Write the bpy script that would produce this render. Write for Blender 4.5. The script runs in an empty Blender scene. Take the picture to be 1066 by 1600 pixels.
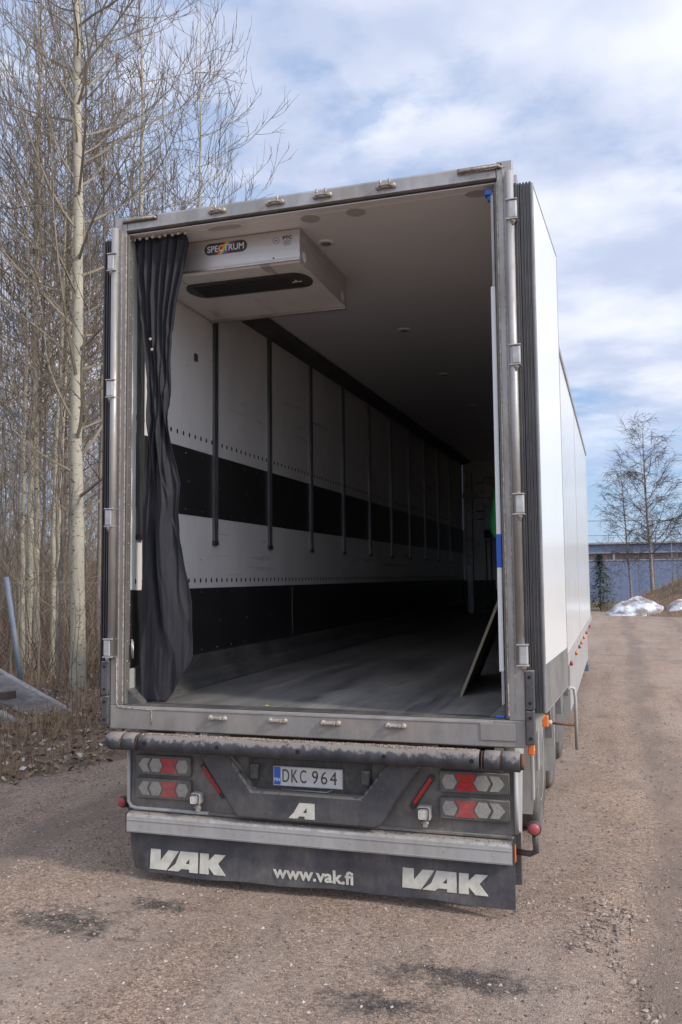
import bpy, bmesh, math, random
import numpy as np
from mathutils import Vector, Matrix, noise
R = math.radians
scene = bpy.context.scene
C = scene.collection

# ------------------------------------------------------------ camera
cd = bpy.data.cameras.new('camera'); cam = bpy.data.objects.new('camera', cd); C.objects.link(cam)
yaw, pitch, roll = 0.302829043, 0.0743046809, -0.00949683342
fw = Vector((-math.sin(yaw)*math.cos(pitch), math.cos(yaw)*math.cos(pitch), math.sin(pitch)))
rt = Vector((math.cos(yaw), math.sin(yaw), 0)); up = rt.cross(fw)
cr, sr = math.cos(roll), math.sin(roll)
r2 = cr*rt + sr*up; u2 = -sr*rt + cr*up
m = Matrix((r2, u2, -fw)).transposed().to_4x4(); m.translation = Vector((1.78926, -4.92375, 1.99691))
cam.matrix_world = m
cd.sensor_fit = 'VERTICAL'; cd.sensor_height = 24; cd.lens = 1361.72/1600*24
cd.clip_start = 0.1; cd.clip_end = 3000
scene.camera = cam
scene.view_settings.view_transform = 'Standard'; scene.view_settings.look = 'None'
scene.view_settings.gamma = 1; scene.view_settings.exposure = 0.50
scene.cycles.diffuse_bounces = 8; scene.cycles.max_bounces = 14

# ------------------------------------------------------------ light
SUN_EL = R(33); SX, SY = 0.96, -0.28            # horizontal direction towards the sun
sd = bpy.data.lights.new('sun', 'SUN'); sd.energy = 2.05; sd.angle = R(5.0); sd.color = (1, .93, .83)
sun = bpy.data.objects.new('sun', sd); C.objects.link(sun)
tosun = Vector((SX*math.cos(SUN_EL), SY*math.cos(SUN_EL), math.sin(SUN_EL)))
sun.rotation_euler = tosun.to_track_quat('Z', 'Y').to_euler(); sun.location = (20, -10, 20)
world = bpy.data.worlds.new("World"); scene.world = world; world.use_nodes = True
wt = world.node_tree; wt.nodes.clear()
def W(t, **k):
    n = wt.nodes.new(t)
    for a, b in k.items(): setattr(n, a, b)
    return n
def wl(a, b): wt.links.new(a, b)
def wmath(op, a, b=None, c=None, clamp=False):
    n = W('ShaderNodeMath', operation=op); n.use_clamp = clamp
    for i, v in enumerate((a, b, c)):
        if v is None: continue
        if isinstance(v, (int, float)): n.inputs[i].default_value = v
        else: wl(v, n.inputs[i])
    return n.outputs[0]
def wmap(v, a, b, c=0., d=1., smooth=True):
    n = W('ShaderNodeMapRange'); n.interpolation_type = 'SMOOTHSTEP' if smooth else 'LINEAR'
    wl(v, n.inputs[0])
    for i, q in enumerate((a, b, c, d)): n.inputs[i+1].default_value = q
    return n.outputs[0]
def wmix(f, a, b):
    n = W('ShaderNodeMix', data_type='RGBA')
    if isinstance(f, (int, float)): n.inputs[0].default_value = f
    else: wl(f, n.inputs[0])
    for s, v in ((6, a), (7, b)):
        if isinstance(v, tuple): n.inputs[s].default_value = v+(1,)
        else: wl(v, n.inputs[s])
    return n.outputs[2]
sky = W('ShaderNodeTexSky', sky_type='NISHITA'); sky.sun_disc = False
sky.sun_elevation = SUN_EL; sky.sun_rotation = math.atan2(SX, SY); sky.dust_density = .6; sky.ozone_density = 2.0
tc = W('ShaderNodeTexCoord'); sep = W('ShaderNodeSeparateXYZ'); wl(tc.outputs['Generated'], sep.inputs[0])
zz = wmath('ADD', wmath('MAXIMUM', sep.outputs[2], 0.0), 0.12)
cmb = W('ShaderNodeCombineXYZ'); wl(wmath('DIVIDE', sep.outputs[0], zz), cmb.inputs[0]); wl(wmath('DIVIDE', sep.outputs[1], zz), cmb.inputs[1])
def wnoise(scale, detail, rough, off, dist=0.):
    mp = W('ShaderNodeMapping'); mp.inputs['Location'].default_value = off; wl(cmb.outputs[0], mp.inputs[0])
    n = W('ShaderNodeTexNoise'); wl(mp.outputs[0], n.inputs['Vector'])
    n.inputs['Scale'].default_value = scale; n.inputs['Detail'].default_value = detail
    n.inputs['Roughness'].default_value = rough; n.inputs['Distortion'].default_value = dist
    return n.outputs[0]
big = wnoise(1.1, 3, .5, (3.1, 1.7, 0)); med = wnoise(3.2, 6, .5, (1.3, 4.2, 0), .15); fine = wnoise(9., 6, .6, (7, 2, 0), .1)
dens = wmath('ADD', wmath('ADD', wmath('MULTIPLY', big, .50), wmath('MULTIPLY', med, .42)), wmath('MULTIPLY', fine, .20))
elev = wmap(sep.outputs[2], .05, .22)
mask = wmath('MULTIPLY', wmap(dens, .405, .575), wmath('ADD', wmath('MULTIPLY', elev, .85), .12))
veil = wmath('MULTIPLY', wmap(sep.outputs[2], .02, .4), .42)
mask = wmath('MAXIMUM', mask, veil)
shade = wmap(wnoise(2.6, 5, .5, (5.3, .4, 0)), .35, .68)
cloud = wmix(shade, (4.6, 5.2, 6.8), (7.3, 7.6, 8.6))
skycol = wmix(.55, sky.outputs[0], (2.6, 4.4, 7.7))
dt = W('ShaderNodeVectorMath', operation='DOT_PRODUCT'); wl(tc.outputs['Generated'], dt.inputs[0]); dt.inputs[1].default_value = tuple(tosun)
glow = wmath('ADD', wmath('MULTIPLY', wmath('POWER', wmath('MAXIMUM', dt.outputs['Value'], 0.0), 2.0), 1.9), 1.0)  # cloud brightness raised toward the sun, added to light the trailer interior
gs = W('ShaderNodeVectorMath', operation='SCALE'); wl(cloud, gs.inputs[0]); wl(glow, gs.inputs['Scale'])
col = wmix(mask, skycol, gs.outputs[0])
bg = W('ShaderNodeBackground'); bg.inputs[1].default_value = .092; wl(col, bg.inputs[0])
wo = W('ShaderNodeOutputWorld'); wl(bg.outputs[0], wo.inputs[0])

# ------------------------------------------------------------ materials
class NT:
    def __init__(s, name):
        s.m = bpy.data.materials.new(name); s.m.use_nodes = True; s.t = s.m.node_tree
        s.b = s.t.nodes['Principled BSDF']; s.tc = None
    def n(s, t, **k):
        q = s.t.nodes.new(t)
        for a, b in k.items(): setattr(q, a, b)
        return q
    def l(s, a, b): s.t.links.new(a, b)
    def co(s, sc=(1, 1, 1), loc=(0, 0, 0)):
        if not s.tc: s.tc = s.n('ShaderNodeTexCoord')
        mp = s.n('ShaderNodeMapping'); mp.inputs['Scale'].default_value = sc; mp.inputs['Location'].default_value = loc
        s.l(s.tc.outputs['Object'], mp.inputs[0]); return mp.outputs[0]
    def noise(s, scale=5, detail=5, rough=.55, sc=(1, 1, 1), loc=(0, 0, 0), dist=0.):
        q = s.n('ShaderNodeTexNoise'); s.l(s.co(sc, loc), q.inputs['Vector'])
        q.inputs['Scale'].default_value = scale; q.inputs['Detail'].default_value = detail
        q.inputs['Roughness'].default_value = rough; q.inputs['Distortion'].default_value = dist
        return q.outputs[0]
    def mr(s, v, a, b, c=0., d=1.):
        q = s.n('ShaderNodeMapRange'); s.l(v, q.inputs[0])
        for i, x in enumerate((a, b, c, d)): q.inputs[i+1].default_value = x
        return q.outputs[0]
    def ma(s, op, a, b=None, clamp=False):
        q = s.n('ShaderNodeMath', operation=op); q.use_clamp = clamp
        for i, v in enumerate((a, b)):
            if v is None: continue
            if isinstance(v, (int, float)): q.inputs[i].default_value = v
            else: s.l(v, q.inputs[i])
        return q.outputs[0]
    def mix(s, f, a, b, mode='MIX'):
        q = s.n('ShaderNodeMix', data_type='RGBA', blend_type=mode)
        if isinstance(f, (int, float)): q.inputs[0].default_value = f
        else: s.l(f, q.inputs[0])
        for i, v in ((6, a), (7, b)):
            if isinstance(v, tuple): q.inputs[i].default_value = v+(1,)
            else: s.l(v, q.inputs[i])
        return q.outputs[2]
    def bump(s, h, st, dist=.01):
        q = s.n('ShaderNodeBump'); q.inputs['Strength'].default_value = st; q.inputs['Distance'].default_value = dist
        s.l(h, q.inputs['Height']); s.l(q.outputs[0], s.b.inputs['Normal'])
    def col(s, c):
        if isinstance(c, tuple): s.b.inputs['Base Color'].default_value = c+(1,)
        else: s.l(c, s.b.inputs['Base Color'])
    def rough(s, r):
        if isinstance(r, (int, float)): s.b.inputs['Roughness'].default_value = r
        else: s.l(r, s.b.inputs['Roughness'])
DUST = (.27, .235, .20)
def mat(name, c, c2=None, rough=.5, metal=0., scale=6, sc=(1, 1, 1), lo=.35, hi=.65, dust=0., top=0., bump=0., bscale=80, fine=0.):
    t = NT(name); c2 = c2 or tuple(x*.75 for x in c)
    v = t.mr(t.noise(scale, 6, .6, sc), lo, hi)
    k = t.mix(v, c, c2)
    if fine: k = t.mix(fine, k, t.mix(t.mr(t.noise(140, 3, .7), .35, .65), c, c2))
    rg = rough; mt = metal
    if dust or top:
        d = t.mr(t.noise(3.1, 8, .7, (1, 1, 1), (4, 2, 7)), .42, .72, 0, 1)
        d2 = t.mr(t.noise(34, 5, .7, (1, 1, .25), (1, 2, 3)), .35, .7, .3, 1)
        f = t.ma('MULTIPLY', t.ma('MULTIPLY', d, d2), dust*1.7)
        f = t.ma('ADD', f, dust*.25)
        if top:
            g = t.n('ShaderNodeNewGeometry'); sp = t.n('ShaderNodeSeparateXYZ'); t.l(g.outputs['Normal'], sp.inputs[0])
            e = t.ma('ADD', sp.outputs[2], t.mr(t.noise(26, 5, .65, (1, 1, 1), (9, 1, 2)), .3, .7, -.45, .45))
            f = t.ma('MAXIMUM', f, t.mr(e, .25, .6, 0, top))
        f = t.ma('MINIMUM', f, .97)
        k = t.mix(f, k, DUST)
        q = t.ma('ADD', t.ma('MULTIPLY', f, .85-rough), rough); rg = q
        if metal: mt = t.ma('MULTIPLY', t.ma('SUBTRACT', 1.0, f), metal)
    t.col(k); t.rough(rg)
    if isinstance(mt, (int, float)): t.b.inputs['Metallic'].default_value = mt
    else: t.l(mt, t.b.inputs['Metallic'])
    if bump: t.bump(t.noise(bscale, 5, .65, sc), bump)
    return t.m
M = {}
M['steel'] = mat('brushed stainless steel', (.47, .45, .43), (.26, .245, .23), .36, .75, 5, (1, 1, .3), dust=.5, bump=.08, bscale=60)
M['steel_dirty'] = mat('dirty stainless steel', (.34, .33, .32), (.22, .21, .20), .45, .6, 6, (1, 1, .4), dust=.85, top=.9, bump=.15, bscale=60)
M['steel_bright'] = mat('polished steel', (.62, .60, .57), (.45, .43, .40), .28, .9, 9, dust=.2)
M['weld'] = mat('weld seam', (.55, .50, .42), (.26, .2, .15), .55, .5, 60, dust=.2, bump=.5, bscale=150)
M['hinge'] = mat('hinge steel', (.55, .54, .53), (.4, .39, .38), .4, .55, 12, dust=.3)
M['clasp'] = mat('pale cast clasp', (.50, .47, .42), (.33, .26, .2), .5, .4, 30, dust=.35, bump=.3, bscale=90)
M['rust'] = mat('rusty steel', (.19, .085, .045), (.10, .05, .03), .85, .0, 30, bump=.5, bscale=120)
M['rubber'] = mat('black rubber seal', (.018, .018, .022), (.035, .034, .036), .5, 0, 12, (1, 1, .2), dust=.12)
M['buffer'] = mat('scuffed black rubber buffer', (.024, .027, .036), (.055, .056, .064), .5, 0, 5, (3, 1, 1), dust=.08, top=.75, bump=.4, bscale=45)
M['white_panel'] = mat('white gelcoat wall', (.68, .655, .625), (.59, .565, .54), .16, 0, 1.2, (1, 1, .5), lo=.4, hi=.7, bump=.02, bscale=5)
M['ceiling'] = mat('white gelcoat ceiling', (.74, .68, .635), (.66, .60, .56), .22, 0, 1.2, lo=.4, hi=.7, bump=.02, bscale=4)
M['white_outer'] = mat('white painted fibreglass', (.70, .71, .69), (.66, .665, .64), .16, 0, .8, (1, .3, .6), lo=.35, hi=.75, dust=.07, bump=.02, bscale=1.2)
M['door_outer'] = mat('white door skin', (.74, .74, .715), (.67, .665, .62), .2, 0, 2.0, (1, 1, .15), lo=.5, hi=.8, dust=.03)
M['scuffed_plate'] = mat('scuffed steel kick plate', (.15, .148, .14), (.26, .25, .235), .42, .45, 7, (1, 1, .35), dust=.35)
M['black_panel'] = mat('black laminate panel', (.017, .017, .018), (.025, .024, .024), .3, 0, 3, (.4, .4, 2), dust=.03, bump=.03)
M['kick'] = mat('ribbed grey kick rail', (.085, .085, .083), (.045, .045, .045), .5, .3, 14, (1, .12, 3), dust=.35, bump=.35, bscale=60)
M['alu'] = mat('aluminium profile', (.40, .40, .40), (.28, .28, .28), .4, .65, 10, dust=.25)
M['alu_white'] = mat('anodised pale aluminium', (.50, .49, .475), (.38, .37, .355), .45, .35, 5, (1, 1, .2), dust=.5, top=.85, bump=.1)
M['rail'] = mat('grey steel load rail', (.20, .20, .205), (.13, .13, .135), .35, .7, 10, (1, 1, .3), dust=.15)
M['jamb'] = mat('dusty dark steel jamb', (.10, .10, .095), (.16, .15, .135), .45, .4, 7, (1, 1, .3), dust=.35)
M['dark'] = mat('black plastic', (.02, .02, .022), (.03, .03, .03), .45, 0, 10, dust=.1)
M['hole'] = mat('dark slot', (.008, .008, .008), rough=.8)
M['chassis'] = mat('dusty dark chassis paint', (.06, .058, .056), (.09, .085, .08), .6, 0, 8, dust=.75, top=.7, bump=.3, bscale=40)
M['beam'] = mat('dark scuffed plastic beam', (.032, .033, .040), (.056, .056, .060), .5, 0, 6, dust=.22, top=.75, bump=.2, bscale=60)
M['flap'] = mat('dirty black mud flap', (.024, .026, .036), (.045, .046, .056), .5, 0, 3, (2, 2, .4), dust=.34, bump=.12, bscale=30)
M['flap_print'] = mat('worn white print', (.66, .63, .53), (.50, .475, .40), .6, 0, 16, dust=.14)
M['fabric'] = mat('dark navy curtain fabric', (.011, .0115, .018), (.017, .0155, .018), .8, 0, 1.6, dust=.02, bump=.3, bscale=14)
M['plate'] = mat('white number plate', (.68, .68, .66), (.58, .58, .56), .35, 0, 12, dust=.28)
M['eu_blue'] = mat('blue plate band', (.02, .12, .50), (.02, .1, .42), .35, dust=.06)
M['ink'] = mat('black lettering', (.02, .02, .02), (.05, .05, .05), .45, 0, 30, dust=.12)
M['text_white'] = mat('white lettering', (.78, .78, .78), (.7, .7, .7), .4)
M['blue'] = mat('blue tape', (.012, .085, .50), (.02, .1, .42), .45)
M['orange'] = mat('orange lamp plastic', (.80, .17, .02), (.62, .14, .03), .3, dust=.1)
M['red_round'] = mat('red lamp plastic', (.42, .03, .04), (.28, .03, .04), .3, dust=.25)
M['red_lamp'] = mat('red lens', (.50, .012, .015), (.36, .012, .015), .22, 0, 40, dust=.12)
M['red_dusty'] = mat('dusty red lens', (.45, .018, .02), (.30, .02, .022), .35, 0, 40, dust=.42)
M['clear_lamp'] = mat('clear ribbed lens', (.36, .345, .30), (.24, .23, .20), .3, 0, 90, dust=.5, bump=.5, bscale=160)
M['lamp_body'] = mat('smoky lamp housing', (.05, .05, .052), (.085, .08, .075), .28, 0, 8, dust=.5, bump=.05)
M['work_lens'] = mat('pale lamp glass', (.62, .60, .55), (.5, .48, .44), .25, 0, 60, dust=.15)
M['tyre'] = mat('tyre rubber', (.03, .03, .03), (.05, .048, .045), .8, 0, 10, dust=.6)
M['rim'] = mat('dusty rim', (.5, .47, .40), (.36, .33, .28), .5, .2, 10, dust=.3)
M['mudguard'] = mat('pale grey mudguard', (.40, .40, .38), (.28, .27, .26), .5, 0, 8, (1, 1, .3), dust=.5)
M['cream'] = mat('cream painted bracket', (.62, .60, .50), (.52, .5, .42), .5, 0, 12, dust=.15)
M['plywood'] = mat('weathered plywood', (.11, .09, .07), (.065, .055, .045), .75, 0, 5, (1, 1, 6), bump=.2)
M['ply_edge'] = mat('pale plywood edge', (.30, .24, .17), (.20, .16, .11), .8, 0, 20, (1, 1, 8))
M['green'] = mat('green webbing', (.03, .42, .10), (.025, .34, .08), .6)
M['webbing'] = mat('pale webbing', (.30, .26, .22), (.2, .17, .15), .8)
M['bluepost'] = mat('weathered blue paint', (.085, .13, .20), (.15, .17, .20), .6, .1, 14, (1, 1, .3), dust=.2)
M['wire'] = mat('galvanised wire', (.28, .27, .26), (.17, .14, .12), .5, .5)
M['concrete'] = mat('grey weathered concrete', (.36, .345, .33), (.17, .16, .155), .85, 0, 7, (1, 1, 2.5), dust=.3, bump=.4, bscale=50)
M['timber'] = mat('dark timber', (.05, .04, .03), (.09, .07, .055), .9, 0, 6, bump=.3)
M['facade'] = mat('blue steel cladding', (.20, .25, .37), (.17, .215, .33), .5, 0, .4)
M['facade_win'] = mat('dull window band', (.10, .075, .075), (.16, .13, .12), .3, 0, 1.5)
M['fascia'] = mat('grey roof edge', (.36, .36, .36), (.3, .3, .3), .6)
M['twig'] = mat('brown twigs', (.13, .095, .072), (.19, .145, .105), .8, 0, 1.3)
M['branch'] = mat('tan branch bark', (.25, .21, .145), (.17, .14, .10), .8, 0, 3)
M['dark_twig'] = mat('dark birch twigs', (.045, .034, .034), (.07, .052, .048), .85, 0, 1.3)
M['dark_branch'] = mat('dark birch branches', (.06, .048, .042), (.10, .08, .07), .85, 0, 3)
M['needles'] = mat('dark spruce needles', (.035, .065, .035), (.06, .09, .045), .7, 0, 3)
M['snow'] = mat('dirty old snow', (.62, .64, .69), (.20, .165, .14), .6, 0, 1.6, (1, .7, 2), lo=.42, hi=.58, bump=.3, bscale=6)

def bark(name, c, c2, dark, thr):
    t = NT(name)
    k = t.mix(t.mr(t.noise(5, 5, .6, (1, 1, .5)), .35, .65), c, c2)
    sp = t.mr(t.noise(9, 3, .5, (1.2, 1.2, 3.2)), thr, thr+.05)
    k = t.mix(sp, k, dark)
    k = t.mix(t.mr(t.noise(60, 4, .7), .45, .75, 0, .35), k, dark)
    t.col(k); t.rough(.75); t.bump(t.noise(30, 5, .6, (1, 1, .5)), .4); return t.m
M['aspen'] = bark('pale green aspen bark', (.42, .375, .275), (.31, .28, .215), (.09, .075, .06), .61)
M['birch'] = bark('greyish birch bark', (.34, .30, .27), (.22, .19, .17), (.06, .05, .045), .52)
M['dullbark'] = bark('dull brown bark', (.24, .195, .15), (.165, .135, .105), (.09, .07, .055), .62)

def floor_mat():
    t = NT('worn dark trailer floor')
    a = t.mr(t.noise(7, 6, .65, (1, .05, 1)), .3, .7)
    k = t.mix(a, (.10, .098, .096), (.25, .24, .228))
    b = t.mr(t.noise(2.2, 6, .65, (1, .35, 1), (3, 3, 0)), .45, .7)
    k = t.mix(b, k, (.30, .28, .255))
    s = t.mr(t.noise(55, 3, .6, (1, .02, 1), (1, 9, 0)), .6, .66, 0, .6)
    k = t.mix(s, k, (.03, .03, .03))
    k = t.mix(t.mr(t.noise(180, 2, .5), .68, .72, 0, .8), k, (.30, .28, .25))
    t.col(k); t.rough(t.mr(b, 0, 1, .36, .6)); t.bump(t.noise(55, 4, .6, (1, .05, 1)), .25, .004); return t.m
M['floor'] = floor_mat()
def wall_mat(name, c, c2, rough):
    t = NT(name)
    k = t.mix(t.mr(t.noise(1.2, 5, .6, (1, 1, .5)), .4, .7), c, c2)
    sc = t.mr(t.noise(7, 4, .6, (1, .10, 3.0), (2, 5, 1)), .60, .64, 0, .55)
    zone = t.mr(t.noise(.9, 3, .6, (1, .4, 1.6), (1, 3, 8)), .48, .60)
    k = t.mix(t.ma('MULTIPLY', sc, zone), k, (.22, .19, .17))
    k = t.mix(t.mr(t.noise(3.5, 5, .65, (2, 2, .35), (7, 1, 1)), .55, .8, 0, .2), k, (.42, .36, .31))
    k = t.mix(t.mr(t.noise(26, 3, .6, (1, .3, 1), (4, 4, 4)), .70, .73, 0, .5), k, (.18, .16, .15))
    t.col(k); t.rough(t.mr(t.noise(4, 4, .6), .3, .7, rough*.8, rough*1.5)); t.bump(t.noise(3, 3, .5), .04); return t.m
M['white_panel'] = wall_mat('white gelcoat wall', (.72, .695, .665), (.63, .605, .575), .17)
M['ceiling'] = mat('white gelcoat ceiling', (.77, .745, .725), (.73, .70, .68), .15, 0, .9, (.5, 1, 1), lo=.3, hi=.7, bump=.02, bscale=3)

STAINS = [(-1.20, -.58, .36, .19), (-.80, -.22, .17, .09), (1.04, -.66, .36, .13), (.74, -1.02, .26, .10)]
def ground_mat():
    t = NT('gravel yard')
    g = t.n('ShaderNodeTexCoord'); P = g.outputs['Object']
    a = t.mr(t.noise(.55, 7, .62), .35, .68)
    road = t.mix(a, (.290, .200, .140), (.198, .143, .106))
    road = t.mix(t.mr(t.noise(3.0, 6, .65, (1, .6, 1)), .40, .70, 0, .65), road, (.315, .228, .166))
    road = t.mix(t.mr(t.noise(2.0, 7, .7, (1.8, .12, 1), (3, 1, 0)), .50, .68, 0, .55), road, (.155, .112, .086))
    vo = t.n('ShaderNodeTexVoronoi'); vo.inputs['Scale'].default_value = 95; t.l(P, vo.inputs['Vector'])
    sv = t.n('ShaderNodeSeparateColor'); t.l(vo.outputs['Color'], sv.inputs[0])
    grain = t.mr(sv.outputs[0], 0, 1, .50, 1.48)
    vo2 = t.n('ShaderNodeTexVoronoi'); vo2.inputs['Scale'].default_value = 38; t.l(P, vo2.inputs['Vector'])
    sv2 = t.n('ShaderNodeSeparateColor'); t.l(vo2.outputs['Color'], sv2.inputs[0])
    grain = t.ma('MULTIPLY', grain, t.mr(sv2.outputs[1], 0, 1, .86, 1.14))
    hs = t.n('ShaderNodeHueSaturation'); t.l(road, hs.inputs['Color']); t.l(grain, hs.inputs['Value']); road = hs.outputs[0]
    road = t.mix(t.mr(t.noise(60, 3, .6, (1, 1, 1), (2, 2, 2)), .64, .70, 0, .8), road, (.42, .38, .34))
    road = t.mix(t.mr(t.noise(.9, 6, .65, (1.6, .35, 1), (11, 4, 0)), .46, .64, 0, .5), road, (.32, .255, .205))
    road = t.mix(t.mr(t.noise(1.7, 8, .72, (1, 1, 1), (6, 14, 0)), .54, .70, 0, .7), road, (.125, .095, .075))
    spx = t.n('ShaderNodeSeparateXYZ'); t.l(P, spx.inputs[0])
    for cx in (2.15, 3.95, -2.35):
        xx = t.ma('ADD', t.ma('SUBTRACT', spx.outputs[0], cx), t.mr(t.noise(.35, 2, .5, (1, 1, 1), (cx, 0, 0)), 0, 1, -.35, .35))
        band = t.mr(t.ma('ABSOLUTE', xx), .10, .26, 1, 0)
        tread = t.mr(t.noise(5, 5, .7, (1, .35, 1), (cx, 3, 0)), .35, .6, .25, .85)
        road = t.mix(t.ma('MULTIPLY', band, tread), road, (.165, .122, .094))
    # oil and damp stains that lie on the yard
    wob = t.noise(9, 7, .75, (1, 1, 1), (5, 5, 0)); mask = None
    sp = t.n('ShaderNodeSeparateXYZ'); t.l(P, sp.inputs[0])
    for (x, y, rx, ry) in STAINS:
        dx = t.ma('DIVIDE', t.ma('SUBTRACT', sp.outputs[0], x), rx); dy = t.ma('DIVIDE', t.ma('SUBTRACT', sp.outputs[1], y), ry)
        d = t.ma('SQRT', t.ma('ADD', t.ma('MULTIPLY', dx, dx), t.ma('MULTIPLY', dy, dy)))
        d = t.ma('ADD', d, t.mr(wob, .2, .8, -1.5, 1.5))
        v = t.mr(d, .35, 1.3, .95, 0)
        mask = v if mask is None else t.ma('MAXIMUM', mask, v)
    grit = t.mr(t.noise(70, 3, .6, (1, 1, 1), (8, 2, 2)), .5, .66, 1, .35)
    road = t.mix(t.ma('MULTIPLY', mask, grit), road, (.032, .027, .024))
    # verge: brown soil beyond a ragged line; the attribute is written on the mesh
    at = t.n('ShaderNodeAttribute'); at.attribute_name = 'soil'
    f = t.ma('ADD', at.outputs['Fac'], t.mr(t.noise(4, 6, .7), .2, .8, -.35, .35)); f = t.mr(f, .4, .6)
    soil = t.mix(t.mr(t.noise(12, 7, .7), .35, .65), (.14, .088, .055), (.25, .165, .105))
    soil = t.mix(t.mr(t.noise(1.3, 5, .7), .4, .65), soil, (.10, .07, .05))
    t.col(t.mix(f, road, soil)); t.rough(.95)
    h = t.ma('ADD', t.ma('MULTIPLY', vo.outputs['Distance'], -.6), t.noise(40, 6, .7))
    t.bump(h, .75, .012)
    return t.m
M['ground'] = ground_mat()
def island_mat(name, stops, rough=.9):
    t = NT(name); g = t.n('ShaderNodeNewGeometry'); r = t.n('ShaderNodeValToRGB')
    e = r.color_ramp.elements
    while len(e) < len(stops): e.new(.5)
    for i, (p, c) in enumerate(stops): e[i].position = p; e[i].color = c+(1,)
    t.l(g.outputs['Random Per Island'], r.inputs[0]); t.col(r.outputs[0]); t.rough(rough); return t.m
M['stones'] = island_mat('mixed gravel stones', [(0, (.10, .078, .062)), (.45, (.22, .16, .12)), (.8, (.33, .25, .19)), (.97, (.40, .33, .27)), (1, (.48, .42, .37))])
M['leaves'] = island_mat('dead leaf litter', [(0, (.09, .055, .035)), (.5, (.20, .125, .075)), (.85, (.33, .235, .16)), (1, (.55, .50, .45))])
M['grass'] = island_mat('dry dead grass', [(0, (.14, .09, .055)), (.6, (.28, .19, .11)), (1, (.42, .31, .19))])
M['brush'] = island_mat('brown brushwood', [(0, (.07, .045, .032)), (.6, (.13, .088, .060)), (1, (.26, .20, .135))])
M['rubble'] = island_mat('broken asphalt crumbs', [(0, (.11, .085, .07)), (.5, (.22, .165, .13)), (1, (.36, .29, .23))])

# ------------------------------------------------------------ mesh helpers
class MB:
    def __init__(s): s.b = bmesh.new()
    def _bev(s, faces, w, seg=2):
        es = set(); [es.update(f.edges) for f in faces]
        bmesh.ops.bevel(s.b, geom=list(es), offset=w, segments=seg, affect='EDGES', profile=.5)
    def box(s, x0, x1, y0, y1, z0, z1, bev=0., M4=None, seg=2):
        mt = Matrix.Translation(((x0+x1)/2, (y0+y1)/2, (z0+z1)/2)) @ Matrix.Diagonal((abs(x1-x0), abs(y1-y0), abs(z1-z0), 1))
        if M4 is not None: mt = M4 @ mt
        r = bmesh.ops.create_cube(s.b, size=1, matrix=mt)
        if bev: s._bev({f for v in r['verts'] for f in v.link_faces}, bev, seg)
        return s
    def prism(s, poly, y0, y1, bev=0., axis='y', M4=None):
        # poly in (x,z) extruded along y; axis 'x': poly in (y,z); axis 'z': poly in (x,y)
        def P(a, b, d):
            v = {'y': (a, d, b), 'x': (d, a, b), 'z': (a, b, d)}[axis]
            return (M4 @ Vector(v)) if M4 is not None else v
        A = [s.b.verts.new(P(a, b, y0)) for a, b in poly]; B = [s.b.verts.new(P(a, b, y1)) for a, b in poly]
        n = len(poly); fs = [s.b.faces.new(A), s.b.faces.new(B[::-1])]
        for i in range(n): fs.append(s.b.faces.new((A[i], B[i], B[(i+1) % n], A[(i+1) % n])))
        bmesh.ops.recalc_face_normals(s.b, faces=fs)
        if bev: s._bev(fs, bev, 1)
        return s
    def tube(s, pts, r, n=10, cap=True):
        pts = [Vector(p) for p in pts]; rr = r if isinstance(r, (list, tuple)) else [r]*len(pts)
        rings = []; ref = None
        for i, p in enumerate(pts):
            d = (pts[min(i+1, len(pts)-1)]-pts[max(i-1, 0)]).normalized()
            if ref is None: ref = d.orthogonal().normalized()
            ref = (ref - d*ref.dot(d)).normalized(); q = d.cross(ref)
            rings.append([s.b.verts.new(p+rr[i]*(math.cos(a)*ref+math.sin(a)*q)) for a in [2*math.pi*k/n for k in range(n)]])
        for a, b in zip(rings, rings[1:]):
            for k in range(n):
                f = s.b.faces.new((a[k], a[(k+1) % n], b[(k+1) % n], b[k])); f.smooth = True
        if cap: s.b.faces.new(rings[0][::-1]); s.b.faces.new(rings[-1])
        return s
    def disc(s, c, ax, r0, r1, h, n=24):   # frustum
        c = Vector(c); ax = Vector(ax).normalized(); return s.tube([c, c+ax*h], [r0, r1], n)
    def lathe(s, c, ax, prof, n=32):       # prof: list of (axial, radius)
        c = Vector(c); ax = Vector(ax).normalized(); o = ax.orthogonal().normalized(); q = ax.cross(o); rings = []
        for a, r in prof: rings.append([s.b.verts.new(c+ax*a+r*(math.cos(t)*o+math.sin(t)*q)) for t in [2*math.pi*k/n for k in range(n)]])
        for a, b in zip(rings, rings[1:]):
            for k in range(n):
                f = s.b.faces.new((a[k], a[(k+1) % n], b[(k+1) % n], b[k])); f.smooth = True
        s.b.faces.new(rings[0][::-1]); s.b.faces.new(rings[-1]); return s
    def build(s, name, m, parent=None, label=None):
        bmesh.ops.recalc_face_normals(s.b, faces=s.b.faces)
        me = bpy.data.meshes.new(name); s.b.to_mesh(me); s.b.free()
        me.materials.append(M[m] if isinstance(m, str) else m)
        o = bpy.data.objects.new(name, me); C.objects.link(o)
        if parent: o.parent = parent
        if label: o['label'] = label
        return o
def raw(name, V, F, mats, parent=None, idx=None, smooth=False):
    me = bpy.data.meshes.new(name); me.from_pydata(V, [], F)
    for k in (mats if isinstance(mats, list) else [mats]): me.materials.append(M[k])
    if idx is not None: me.polygons.foreach_set('material_index', idx)
    if smooth: me.polygons.foreach_set('use_smooth', [True]*len(me.polygons))
    me.update(); o = bpy.data.objects.new(name, me); C.objects.link(o)
    if parent: o.parent = parent
    return o
def tag(o, label=None, cat=None, group=None, kind=None):
    for k, v in (('label', label), ('category', cat), ('group', group), ('kind', kind)):
        if v: o[k] = v
    return o
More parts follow.
